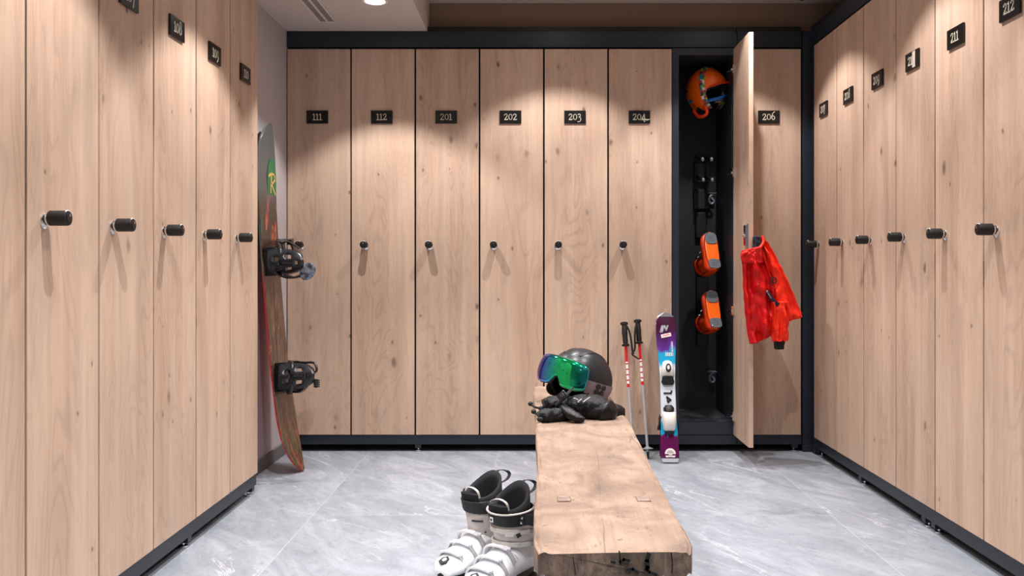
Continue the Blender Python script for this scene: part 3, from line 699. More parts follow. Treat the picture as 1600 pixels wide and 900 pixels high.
# orange boots hanging in the open locker: toe up, soles to the room
for k, (px, py, lab) in enumerate(((1114, 392, "child's orange ski boot hanging sole outward in the open locker, upper one"), (1116, 484, "child's orange ski boot hanging sole outward in the open locker, lower one"))):
    c = W(px, py, 4.13)
    t = thing('ski_boot', lab, 'ski boot', tuple(c), 0, 'orange ski boots in the open locker')
    boot_parts(t, 'orange_d', 'orange_d', 'orange_d', 'kid')
    R = Matrix(((0, 1, 0), (0, 0, 1), (1, 0, 0)))       # local x -> up, local z -> into the locker
    R = Matrix.Rotation(math.radians(12), 3, 'Z') @ Matrix.Rotation(math.radians(2), 3, 'Y') @ Matrix.Rotation(math.radians(-24), 3, 'X') @ R
    t.rotation_euler = R.to_euler(); t.scale = (.70, .90, .62)

# ------------------------------------------------------------------ helmet shell builder
def helmet_shell(bm, rx, ry, rz, rim, mi=0, n=40, m=14, grow=1.0, zoff=0, front_cut=None):
    """rim(az) -> z of the rim; az 0 = front (+x)"""
    rings = []
    for j in range(m+1):
        ring = []
        for i in range(n):
            az = 2*PI*i/n; zr = max(-.98, rim(az)/rz); pmax = math.acos(zr); ph = pmax*(j+.35)/(m+.35)
            s = math.sin(ph); e = 1+.06*math.cos(2*az)*0
            back = 1+.05*max(0, -math.cos(az))*s
            ring.append(V((rx*s*math.cos(az)*back, ry*s*math.sin(az), rz*math.cos(ph)))*grow)
        rings.append(ring)
    loft(bm, rings, mi, (True, False)); return rings
def on_shell(az, z, rx, ry, rz, g=1.0):
    s = math.sqrt(max(0, 1-(z/rz)**2)); back = 1+.05*max(0, -math.cos(az))*s
    return V((rx*s*math.cos(az)*back*g, ry*s*math.sin(az)*g, z))
def band(bm, az0, az1, zc, hw, rx, ry, rz, g, mi=0, n=24, hw1=None, zc1=None, th=.003):
    rings = []
    for i in range(n+1):
        f = i/n; a = az0+(az1-az0)*f; z = zc+((zc1-zc)*f if zc1 is not None else 0); h = hw+((hw1-hw)*f if hw1 is not None else 0)
        rings.append([on_shell(a, z+h, rx, ry, rz, g), on_shell(a, z, rx, ry, rz, g+.004), on_shell(a, z-h, rx, ry, rz, g), on_shell(a, z-h, rx, ry, rz, g-.02), on_shell(a, z+h, rx, ry, rz, g-.02)])
    loft(bm, rings, mi)

# black helmet on the bench: forward = towards the left and the camera
HX, HY = (906-CX)/F*2.86, 2.86
fyaw = math.atan2(-.76, -.65)
def rim_black(az):
    c = math.cos(az); 
    return interp([-1, -.5, 0, .45, .8, 1], [-.055, -.062, -.066, -.03, .022, .03], c)
t = thing('ski_helmet', 'matt black ski helmet standing on the far end of the wooden bench', 'helmet', (HX, HY, BT+.070), fyaw)
HR = Matrix.Rotation(math.radians(11), 3, 'Y') @ Matrix.Rotation(fyaw, 3, 'Z') @ Matrix.Rotation(math.radians(-8), 3, 'Y'); t.rotation_euler = HR.to_euler()
rx, ry, rz = .118, .098, .100
b = new(); helmet_shell(b, rx, ry, rz, rim_black); part('shell', b, 'helmet', t, ang=180, solid=.006, sub=1)
b = new(); helmet_shell(b, rx, ry, rz, lambda a: rim_black(a)-.018-.012*(abs(math.sin(a)) > .5), grow=.93); part('liner', b, 'liner', t, ang=180, solid=.008)
for s in (-1, 1):
    b = new(); rr = []
    ellipsoid(b, (.008, s*.084, -.052), (.046, .011, .026)); part('ear_pad', b, 'liner', t)
b = new()
for s in (-1, 1): strap(b, [(.01, s*.082, -.060), (.03, s*.05, -.070), (.04, 0, -.068)], .016, .002, (1,0,0))
part('chin_strap', b, 'strapk', t)
# ridge and vents on the crown
b = new()
for s in (-1, 1):
    pts = [on_shell(az, z, rx, ry, rz, 1.02) for az, z in ((s*.45,.07), (s*.9,.088), (s*1.6,.094), (s*2.2,.085), (s*2.6,.055))]
    tube(b, pts, [.003]*0 or .0042, 0, 8, 5)
part('crown_ridge', b, 'helmet', t)
for s in (-1, 1):
    for (a0, a1, z) in ((1.75, 2.25, .082), (2.35, 2.7, .055), (.9, 1.35, .096)):
        b = new(); band(b, s*a0, s*a1, z, .006, rx, ry, rz, 1.025, n=6); part('vent', b, 'helmetd', t)
# goggles
g = thing('ski_goggles', 'ski goggles with mirrored green and violet lens strapped round the black helmet', 'goggles', (HX, HY, BT+.070), fyaw)
g.rotation_euler = HR.to_euler()
def lens_pt(u, v, off=0):                 # u: -1..1 across, v: -1..1 up ; cylinder-like front
    a = u*.98; R = .088+off
    return V((.058+R*math.cos(a)*.78, (R+.008)*math.sin(a)*1.17, .006+v*.047))
def lens_edge(u):                          # top and bottom limits
    top = .98-.18*abs(u)**3-.25*max(0, abs(u)-.85)*4
    bot = -.92-.08*abs(u)+.30*max(0, abs(u)-.7)*2.2
    nose = .62*math.exp(-(u/.15)**2)
    return top, min(bot+nose, top-.2)
def lens_mesh(off, grow, n=36, m=8):
    b = new(); rows = []
    for i in range(n+1):
        u = -1+2*i/n; tp, bt = lens_edge(u); tp *= grow; bt = bt*grow if bt < 0 else bt
        rows.append([lens_pt(u*grow, bt+(tp-bt)*j/m, off+.006*(1-(2*j/m-1)**2)) for j in range(m+1)])
    loft(b, rows, 0, (False, False), closed=False); return b
part('lens', lens_mesh(.004, 1.0), 'lens', g, ang=180, solid=.002)
part('frame', lens_mesh(-.010, 1.035), 'helmetd', g, ang=180, solid=.014)
b = new(); pass
band(b, 0.95, 2*PI-.95, -.016, .021, rx, ry, rz, 1.055, n=48); part('strap', b, 'strapgrey', g)
b = new()
for s in (1, -1):
    for (da, dz) in ((-.105,.0095), (.105,.0095), (-.10,-.0095), (.10,-.0095)):
        a = s*1.42+da; P = on_shell(a, -.016+dz, rx, ry, rz, 1.07); P1 = on_shell(a+.02, -.016+dz, rx, ry, rz, 1.07)
        tt = (P1-P).normalized(); up = V((0,0,1)); 
        poly = [(.0100*math.cos(q), .0088*math.sin(q)) for q in [2*PI*i/14 for i in range(14)]]
        nn = tt.cross(up)
        if nn.dot(P) < 0: tt = -tt
        prism(b, poly, P, tt, up, .003)
part('clover_badge', b, 'helmetd', g)

# orange helmet in the open locker (crown to the left, brim at lower right)
c = W(1105, 143, 4.20)
t = thing('ski_helmet', "child's orange ski helmet hanging at the top of the open locker", 'helmet', tuple(c))
Rk = Matrix.Rotation(math.radians(-28), 3, 'Y') @ Matrix(((-.42, -.05, -.91), (-.25, -.96, .14), (.87, -.27, -.41))) 
fw = V((.10, -.42, .90)).normalized(); up = V((-.93, -.30, .12)); up = (up-fw*up.dot(fw)).normalized(); lf = up.cross(fw)
fw, lf, up = V((.70,-.70,.10)), None, V((-.22,-.05,1))
fw.normalize(); up = (up-fw*up.dot(fw)).normalized(); lf = up.cross(fw)
Rk = Matrix((fw, lf, up)).transposed(); t.rotation_euler = Rk.to_euler()
kx, ky, kz = .102, .084, .112
def rim_kid(az):
    c_ = math.cos(az); return interp([-1, -.6, -.35, -.1, .15, .4, 1], [-.075, -.078, -.06, -.098, -.085, .006, .015], c_)
b = new(); helmet_shell(b, kx, ky, kz, rim_kid); part('shell', b, 'orange', t, ang=180, solid=.006, sub=1)
b = new(); helmet_shell(b, kx, ky, kz, lambda a: rim_kid(a)-.01, grow=.92); part('liner', b, 'liner', t, ang=180, solid=.006)
b = new(); rr = []
for i in range(13):
    a = -1.0+2.0*i/12; p = on_shell(a, rim_kid(a)+.004, kx, ky, kz); o = V((math.cos(a), math.sin(a), 0)); ln = .026*math.cos(a*1.4)
    rr.append([p+V((0,0,.004)), p+o*ln+V((0,0,-.002)), p+o*ln+V((0,0,-.006)), p+V((0,0,-.006))])
loft(b, rr); part('brim', b, 'orange_d', t)
for s_ in (-1,):
    b = new(); tube(b, [(.022, s_*.080, -.070), (.030, s_*.084, -.105), (.008, s_*.086, -.118), (-.022, s_*.084, -.112), (-.045, s_*.080, -.080)], .0085, 0, 10, 5); part('ear_guard', b, 'orange_d', t)
for (a0, a1, z) in ((.25,.55,.06), (2.3,2.75,.02), (-.25,-.55,.06), (-2.3,-2.75,.02)):
    b = new(); band(b, a0, a1, z, .007, kx, ky, kz, 1.03, n=6); part('vent', b, 'helmetd', t)
b = new(); band(b, 1.0, 1.35, .062, .010, kx, ky, kz, 1.035, n=6); band(b, -1.0, -1.35, .062, .010, kx, ky, kz, 1.035, n=6); part('lime_decal', b, 'lime', t)
b = new(); band(b, 2.05, 2.5, -.032, .006, kx, ky, kz, 1.035, n=6); band(b, -2.05, -2.5, -.032, .006, kx, ky, kz, 1.035, n=6); part('blue_decal', b, 'blue', t)
# goggles on it
g = thing('ski_goggles', "child's goggles with brightly printed strap round the orange helmet", 'goggles', tuple(c)); g.rotation_euler = t.rotation_euler
b = new(); rr = []
for i in range(49):
    a = 2*PI*i/48; ca, sa = math.cos(a), math.sin(a)
    # band runs over the crown side to side, tipped forward
    pts = []
    for w in (-.013, .013):
        P = V((.028+w, ky*1.07*math.sin(a), kz*1.07*math.cos(a)))
        s = math.sqrt(1-min(.95, ((.028+w)/kx)**2)); pts.append(V((P.x, P.y*s, P.z*s)))
    if math.cos(a) > -.80: rr.append((i, pts))
seq = [p for i, p in rr if i <= 24] ; seq2 = [p for i, p in rr if i > 24]
full = seq2 + seq
loft(b, [[p[0], p[1], p[1]*.97, p[0]*.97] for p in full]); part('strap', b, 'kidstrap', g)
b = new(); sweep(b, smooth_path([(.035,-.058,-.050), (.078,-.042,-.05), (.096,0,-.046), (.078,.042,-.05), (.035,.058,-.050)], 5), [(.008,.005)]*21, 0, 12, up=(1,0,0)); part('frame', b, 'blue', g)
b = new(); sweep(b, smooth_path([(.060,-.045,-.052), (.085,-.03,-.056), (.104,0,-.058), (.085,.03,-.056), (.060,.045,-.052)], 5), [(.015,.004)]*21, 0, 12, up=(1,0,0)); part('lens', b, 'dome', g)

# ------------------------------------------------------------------ mittens on the bench
def wob_f(seed, amp):
    r = random.Random(seed); pp = [r.uniform(0, 6) for _ in range(4)]
    return lambda i, th: 1+amp*math.sin(3*th+i*.9+pp[0])+amp*.7*math.sin(5*th-i*1.3+pp[1])
def mitten(label, body, brad, thumb, trad, cuff, crad, cordp, marks, seed):
    base = V(body[0]); base.z = BT
    t = thing('ski_mitten', label, 'mitten', tuple(base), 0, 'black mittens on the bench')
    def rads(rad, n):
        out = []; m = len(rad)
        for i in range(n):
            f = i/(n-1)*(m-1); k = min(int(f), m-2); q = f-k
            out.append((rad[k][0]*(1-q)+rad[k+1][0]*q, rad[k][1]*(1-q)+rad[k+1][1]*q))
        return out
    def swp(bm, pts, rad, w, mi=0, seg=20, cr=.035, th0=0):
        P = smooth_path(pts, 6); sweep(bm, P, [(a*(1+cr*math.sin(i*2.6+th0)), q*(1+cr*math.sin(i*2.6+th0))) for i, (a, q) in enumerate(rads(rad, len(P)))], mi, seg, up=(0,0,1), wob=w, power=.85)
    b = new(); swp(b, body, brad, wob_f(seed, .035)); part('hand', b, 'leather', t, world=True, ang=180, sub=1)
    b = new(); swp(b, thumb, trad, wob_f(seed+1, .03), seg=14); part('thumb', b, 'leather2', t, world=True, ang=180, sub=1)
    b = new(); swp(b, cuff, crad, wob_f(seed+2, .06), cr=.075); c = part('cuff', b, 'leather', t, world=True, ang=180, sub=1)
    # seams across the back of the hand and a cuff hem
    P = smooth_path(body, 6); R_ = rads(brad, len(P))
    for kk in (3, int(len(P)*.42)):
        pp, _, sd, uu = frames(P, (0,0,1))[kk]; b = new(); tube(b, [pp+sd*(R_[kk][0]*1.05*math.cos(q))+uu*(R_[kk][1]*1.07*math.sin(q)) for q in [PI*.02+PI*.96*i/12 for i in range(13)]], .0018, 0, 6); part('seam', b, 'leather2', t, world=True)
    # tip patch
    b = new(); P = smooth_path(body, 6); R_ = rads(brad, len(P)); k = int(len(P)*.70)
    sweep(b, P[k:], [(a*1.03+.0008, q*1.04+.0008) for a, q in R_[k:]], 0, 20, up=(0,0,1), wob=wob_f(seed, .02), power=.85); part('finger_patch', b, 'leather2', t, world=True, ang=180)
    b = new(); P = [V(p) for p in cordp]; tube(b, P, .0035, 0, 8, 5); ellipsoid(b, P[-1], (.010,.007,.007)); ellipsoid(b, P[0], (.008,.007,.007)); part('cord_toggle', b, 'strapk', t, world=True)
    if marks: 
        b = new()
        for a, q, w in marks: strap(b, [V(a), (V(a)+V(q))/2+V((0,0,.001)), V(q)], w, .002, (0,-.5,1), 0, 3)
        part('pale_mark', b, 'skigrey', t, world=True, label='pale printed stripes')
    return t
def Wb(px, py, d): return W(px, py, d)
mitten('black ski mitten with pale stripes lying on top of the other on the bench',
    [Wb(880,635,2.56), Wb(900,634,2.55), Wb(925,636,2.54), Wb(950,644,2.52), Wb(962,648,2.51)], [(.032,.022),(.046,.031),(.054,.038),(.044,.031),(.016,.013)],
    [Wb(878,636,2.50), Wb(890,646,2.465), Wb(903,653,2.45), Wb(914,656,2.445)], [(.014,.012),(.018,.014),(.017,.013),(.007,.006)],
    [Wb(848,634,2.56), Wb(860,630,2.56), Wb(874,631,2.56), Wb(888,634,2.555)], [(.024,.016),(.034,.021),(.032,.020),(.028,.018)],
    [Wb(829,631,2.55), Wb(836,636,2.54), Wb(846,638,2.545)],
    [(Wb(896,623,2.50), Wb(903,626,2.495), .006), (Wb(903,629,2.485), Wb(909,624,2.495), .004), (Wb(911,629,2.48), Wb(922,621,2.50), .003)], 11)
mitten('black ski mitten with rolled cuff lying underneath the striped one on the bench',
    [Wb(882,650,2.56), Wb(910,650,2.58), Wb(940,648,2.60), Wb(962,645,2.60), Wb(976,645,2.60)], [(.028,.020),(.040,.022),(.046,.024),(.040,.026),(.016,.013)],
    [Wb(905,650,2.66), Wb(925,642,2.70), Wb(940,640,2.71)], [(.014,.012),(.016,.014),(.007,.006)],
    [Wb(845,652,2.47), Wb(848,651,2.47), Wb(862,650,2.48), Wb(876,649,2.49), Wb(888,649,2.51)], [(.016,.016),(.024,.022),(.026,.022),(.025,.021),(.022,.018)],
    [Wb(834,643,2.46), Wb(840,648,2.455), Wb(844,655,2.45)], None, 23)
MT = bpy.data.objects['ski_mitten']
b = new(); strap(b, [Wb(868,633,2.50), Wb(876,626,2.505), Wb(884,618,2.52), Wb(893,608,2.56)], .020, .005, (.6,0,.5)); part('cuff_strap', b, 'strapk', MT, world=True)
b = new(); T_ = Matrix.Translation(Wb(879,619,2.50)) @ Matrix.Rotation(-.7, 4, 'Y') @ Matrix.Rotation(-.5, 4, 'X'); box(b, -.014,.014,-.005,.005,-.012,.012, 0, T_); box(b, -.007,.007,-.007,-.004,-.006,.006, 1, T_); part('strap_buckle', b, ['bind', 'rubber'], MT, world=True, bevel=.0015)
# ------------------------------------------------------------------ ski poles
def pole(name_label, top, tip, strap_pts, grip_tilt):
    top, tip = V(top), V(tip); ax = (tip-top).normalized(); L = (tip-top).length
    t = thing('ski_pole', name_label, 'ski pole', tuple(tip), 0, "child's ski poles leaning on the lockers")
    P = lambda s: top+ax*s
    b = new(); r = .0062
    segs = [(.105, .165, 2), (.165, .175, 3), (.175, .19, 2), (.19, .285, 0), (.285, .30, 2), (.30, L-.03, 1)]
    # shaft with red, white and silver bands
    cuts = [.10, .185] + [.185+.0062*i for i in range(1, 17)] + [.300, L-.03]; cols = [2] + [0 if i % 2 == 0 else (2 if i % 4 == 1 else 0) for i in range(16)] + [2, 1]
    for (a, q), mi in zip(zip(cuts[:-1], cuts[1:]), cols): sweep(b, [P(a), P(q)], r, mi, 12)
    part('shaft', b, ['polewhite', 'alu', 'red'], t, world=True)
    b = new(); k = V((0,0,0))
    sweep(b, [P(0), P(.004), P(.012), P(.016), P(.03), P(.05), P(.07), P(.09), P(.102), P(.106), P(.112)], [.010,.018,.018,.011,.0125,.0135,.012,.0125,.011,.018,.017], 0, 16)
    part('grip', b, 'rubber', t, world=True)
    b = new(); strap(b, strap_pts, .012, .0018, (.5,-.8,.2)); part('wrist_strap', b, 'strapk', t, world=True)
    b = new(); q = P(L-.055); sweep(b, [q, q+ax*.003, q+ax*.010, q+ax*.012], [.009,.012,.027,.025], 0, 20)
    part('basket', b, 'bracket', t, world=True)
    b = new(); sweep(b, [P(L-.032), P(L-.012), P(L)], [.0065,.005,.002], 0, 10); part('tip', b, 'rubber', t, world=True)
pole("child's red and silver ski pole, left one of the leaning pair", W(975,503,3.985), W(990,722,3.84)*1.0, [W(977,506,3.96), W(984,520,3.945), W(988,545,3.94), W(990,553,3.935)], 0)
pole("child's red and silver ski pole with its basket on the floor, on the right", W(996,499,3.985), V((W(1013,718,3.87).x, 3.87, .002)), [W(995,502,3.955), W(992,520,3.95), W(992,545,3.945), W(988,553,3.94), W(995,559,3.94), W(999,561,3.94)], 0)

# ------------------------------------------------------------------ child's skis
def ski_pt(f, x, n, sgn):       # f 0..1 tail to tip, world
    pass
def ski(label, base, top, back=False):
    """base/top: world points on the centre line; the running face looks away from the camera side"""
    base, top = V(base), V(top); ax = (top-base); L = ax.length; ax.normalize()
    xx = V((1,0,0)); xx = (xx-ax*xx.dot(ax)).normalized(); nn = ax.cross(xx)           # towards the camera (-y)
    if nn.y > 0: nn = -nn
    if back: nn = -nn
    t = thing('child_ski', label, 'ski', tuple(base), 0, "pair of child's skis")
    b = new(); rings = []; N = 40
    for j in range(N+1):
        s = j/N; hw = interp([0,.02,.06,.30,.55,.75,.86,.92,.96,.985,1], [.034,.040,.041,.034,.0335,.041,.046,.046,.041,.030,.010], s)
        bend = (.030*max(0, (s-.86)/.14)**2) + .006*max(0, (.04-s)/.04)
        p = base+ax*(s*L)+nn*bend; rr = []
        th = .008 if s < .9 else .006
        for (a, q) in ((-1,0),(1,0),(1,.7),(.93,1),(0,1.05),(-.93,1),(-1,.7)): rr.append(p+xx*(a*hw)+nn*(q*th))
        rings.append(rr)
    loft(b, rings, 0)
    for f in b.faces:
        cc = f.calc_center_median(); s = (cc-base).dot(ax)/L
        f.normal_update()
        if s > .965 or s < .015: f.material_index = 2
        elif abs(f.normal.dot(nn)) < .5: f.material_index = 1
    part('ski_body', b, ['ski', 'skiblack', 'skigrey'], t, world=True, ang=35)
    def at(s, x=0, h=.009): return base+ax*(s*L)+xx*x+nn*(h+(.030*max(0, (s-.86)/.14)**2))
    # toe piece
    b = new(); sweep(b, [at(.565), at(.575), at(.60), at(.635), at(.665), at(.675)], [(.026,.010),(.030,.020),(.029,.030),(.026,.030),(.020,.020),(.010,.008)], 0, 18, up=nn, power=.8)
    part('toe_piece', b, 'skiwhite', t, world=True, ang=60)
    b = new(); prism(b, ell(0,0,.012,.020,16)[:-1], at(.62,0,.038), xx, ax, .0035 if not back else -.0035, 0); prism(b, ell(0,.002,.006,.010,16)[:-1], at(.62,0,.0405), xx, ax, .003 if not back else -.003, 1); part('toe_release_dial', b, ['bindg', 'skiwhite'], t, world=True)
    b = new(); sweep(b, [at(.51), at(.53), at(.565), at(.57)], [(.022,.010),(.030,.016),(.024,.018),(.020,.012)], 0, 14, up=nn, power=.6); part('anti_friction_plate', b, 'helmetd', t, world=True)
    b = new(); strokes(b, [[(-.018,.455*L),(.012,.455*L),(.016,.47*L)], [(-.006,.43*L),(.010,.41*L),(-.002,.395*L),(-.006,.43*L)], [(-.012,.37*L),(.008,.35*L),(.016,.32*L),(-.016,.31*L),(-.012,.37*L)]], at(0,0,.0095), xx, ax, .007, .0016 if not back else -.0016)
    part('band_graphic', b, 'helmetd', t, world=True)
    # heel piece
    b = new(); sweep(b, [at(.20), at(.215), at(.26), at(.30), at(.325), at(.33)], [(.016,.010),(.026,.024),(.030,.036),(.031,.036),(.030,.026),(.026,.016)], 0, 18, up=nn, power=.6); part('heel_piece', b, 'skiwhite', t, world=True, ang=60)
    b = new(); sweep(b, [at(.18), at(.20)], [(.018,.012),(.022,.018)], 0, 12, up=nn); sweep(b, [at(.33), at(.355), at(.375)], [(.022,.028),(.024,.026),(.014,.014)], 0, 14, up=nn, power=.7); part('heel_lever', b, 'helmetd', t, world=True)
    b = new()
    for s_ in (-1, 1): tube(b, [at(.30, s_*.034, .006), at(.27, s_*.040, .004), at(.235, s_*.040, -.012), at(.225, s_*.041, -.022)], .003, 0, 8, 4); 
    for s_ in (-1, 1): sweep(b, [at(.245, s_*.041, -.008), at(.215, s_*.041, -.022)], [(.005,.007),(.004,.009)], 0, 8)
    part('ski_brake', b, 'strapk', t, world=True)
    if not back:
        # emblem near the tip, sticker and lettering
        b = new(); o = at(.905,-.006,.0072); k = .018/7
        strokes(b, [[(-.020,-.022),(-.012,.008),(.000,.020),(.020,.024)], [(-.004,.018),(.006,-.014),(.014,.010)], [(-.020,-.022),(-.012,-.020),(-.006,.004)]], o, xx, ax, .007, .0016); part('tip_emblem', b, 'skigrey', t, world=True)
        b = new(); ang_ = math.radians(12); ux = xx*math.cos(ang_)+ax*math.sin(ang_); uy = ax*math.cos(ang_)-xx*math.sin(ang_)
        prism(b, [(-.023,-.008),(.023,-.008),(.023,.008),(-.023,.008)], at(.850,-.001,.0086), ux, uy, .001, 0); strokes(b, [[(-.016,-.001),(-.008,.003),(-.002,-.002),(.006,.003),(.016,.0)]], at(.850,-.001,.0097), ux, uy, .004, .0005, 1); part('name_sticker', b, ['skiwhite', 'pink'], t, world=True)
        b = new()
        for q in range(6): strokes(b, [[(0,0),(.006,.001),(.006,.006),(0,.007)]], at(.735+q*.012, .021, .0086), xx, ax, .0022, .0008)
        for q in range(4): strokes(b, [[(0,0),(.001,.014),(.006,.014),(.006,.0)]], at(.708, -.006+q*.009, .0086), xx, ax, .0024, .0008)
        part('lettering', b, 'skiwhite', t, world=True)
        b = new(); o = at(.055, .001, .0092)
        prism(b, ell(0,0,.024,.024,24)[:-1], o, xx, ax, .0006, 0); prism(b, [(-.024,-.007),(.024,-.007),(.024,-.001),(-.024,-.001)], o+nn*.0008, xx, ax, .0006, 1); strokes(b, [[(-.014,.006),(.014,.006)], [(-.010,.012),(.010,.012)], [(-.005,-.004),(.005,-.004)]], o+nn*.0010, xx, ax, .0016, .0006, 1); strokes(b, [[(-.006,-.004),(.006,-.004)]], o+nn*.0016, xx, ax, .004, .0006, 0)
        part('round_tail_emblem', b, ['skiwhite', 'purple'], t, world=True)
ski("child's purple, turquoise and white ski facing the room, leaning by the open locker", V(((1047-CX)/F*3.80, 3.80, .003)), W(1039.5, 491, 3.965))
ski("child's ski behind the purple one, its grey tip showing above it", V(((1047-CX)/F*3.80+.002, 3.842, .003)), W(1040, 487, 3.983)+V((0,.0,0)), back=True)

# ------------------------------------------------------------------ snowboard
ZS = [0, .03, .10, .18, .28, .46, .73, 1.0, 1.22, 1.35, 1.42, 1.47]
XS = [-.985, -1.003, -1.028, -1.048, -1.064, -1.087, -1.110, -1.130, -1.141, -1.140, -1.134, -1.125]
def board_x(z):
    for i in range(len(ZS)-1):
        if z <= ZS[i+1]:
            tt = (z-ZS[i])/(ZS[i+1]-ZS[i]); 
            m0 = (XS[min(i+1,len(XS)-1)]-XS[max(i-1,0)])/(ZS[min(i+1,len(ZS)-1)]-ZS[max(i-1,0)]); m1 = (XS[min(i+2,len(XS)-1)]-XS[i])/(ZS[min(i+2,len(ZS)-1)]-ZS[i]); h = ZS[i+1]-ZS[i]
            return (2*tt**3-3*tt*tt+1)*XS[i]+(tt**3-2*tt*tt+tt)*h*m0+(-2*tt**3+3*tt*tt)*XS[i+1]+(tt**3-tt*tt)*h*m1
    return XS[-1]
BYC = 3.645; BL = 1.465
def board_hw(s):
    return .130*interp([0,.02,.05,.10,.16,.30,.50,.70,.84,.90,.95,.98,1], [.10,.42,.70,.92,1.0,.93,.90,.93,1.0,.92,.70,.42,.10], s)
sb = thing('snowboard', 'multicoloured dark snowboard with red edge leaning on the left wall by locker 111', 'snowboard', (-.99, BYC, 0))
b = new(); rings = []; N = 72
for j in range(N+1):
    s = .5-.5*math.cos(PI*j/N); z = s*BL; x = board_x(z)+.0095; hw = board_hw(s); yc = BYC + .02*(s-.5)*0
    dx = (board_x(z+.004)-board_x(z-.004))/.008; nrm = V((1, 0, -dx)).normalized(); ring = []
    for (a, q) in ((-1,-.4),(-1,.15),(-.97,.5),(-.5,.5),(0,.5),(.5,.5),(.97,.5),(1,.15),(1,-.4),(0,-.5)): ring.append(V((x, yc, z))+V((0, a*hw, 0))+nrm*(q*.008)+V((0,0,.006)))
    rings.append(ring)
loft(b, rings, 0)
for f in b.faces:
    f.normal_update()
vr = list(b.faces)
bmesh.ops.recalc_face_normals(b, faces=b.faces)
for f in b.faces:
    if f.normal.x < .55: f.material_index = 1
part('deck', b, ['board', 'edge'], sb, world=True, ang=35)
# green oval with gold letter
def deck_pt(y, z, off=.0145): return V((board_x(z)+.0095+off-.0095, BYC+y, z))
b = new(); o = V((board_x(1.235)+.0095+.0055, 3.705, 1.225)); prism(b, ell(0,0,.062,.105,28)[:-1], o, V((0,1,0)), V((0,0,1)), .0008); part('green_oval', b, 'green', sb, world=True)
b = new(); strokes(b, [[(-.045,.022),(-.01,.038),(.03,.034),(.045,.018),(.02,.0),(-.01,-.004),(.045,-.05)], [(-.008,.036),(-.018,-.045)]], o+V((.0012,0,0)), V((0,1,0)), V((0,0,1)), .009, .0008); part('gold_letter', b, 'gold', sb, world=True)
b = new()
for q in range(3):
    strokes(b, [[(-.10+.04*q, 1.10-.10*q), (-.06+.03*q, .98-.10*q), (-.075+.045*q, .90-.08*q), (-.02+.03*q, .82-.06*q)]], V((board_x(.95)+.016, BYC, 0)), V((0,1,0)), V((0,0,1)), .001, .0002)
b.free()
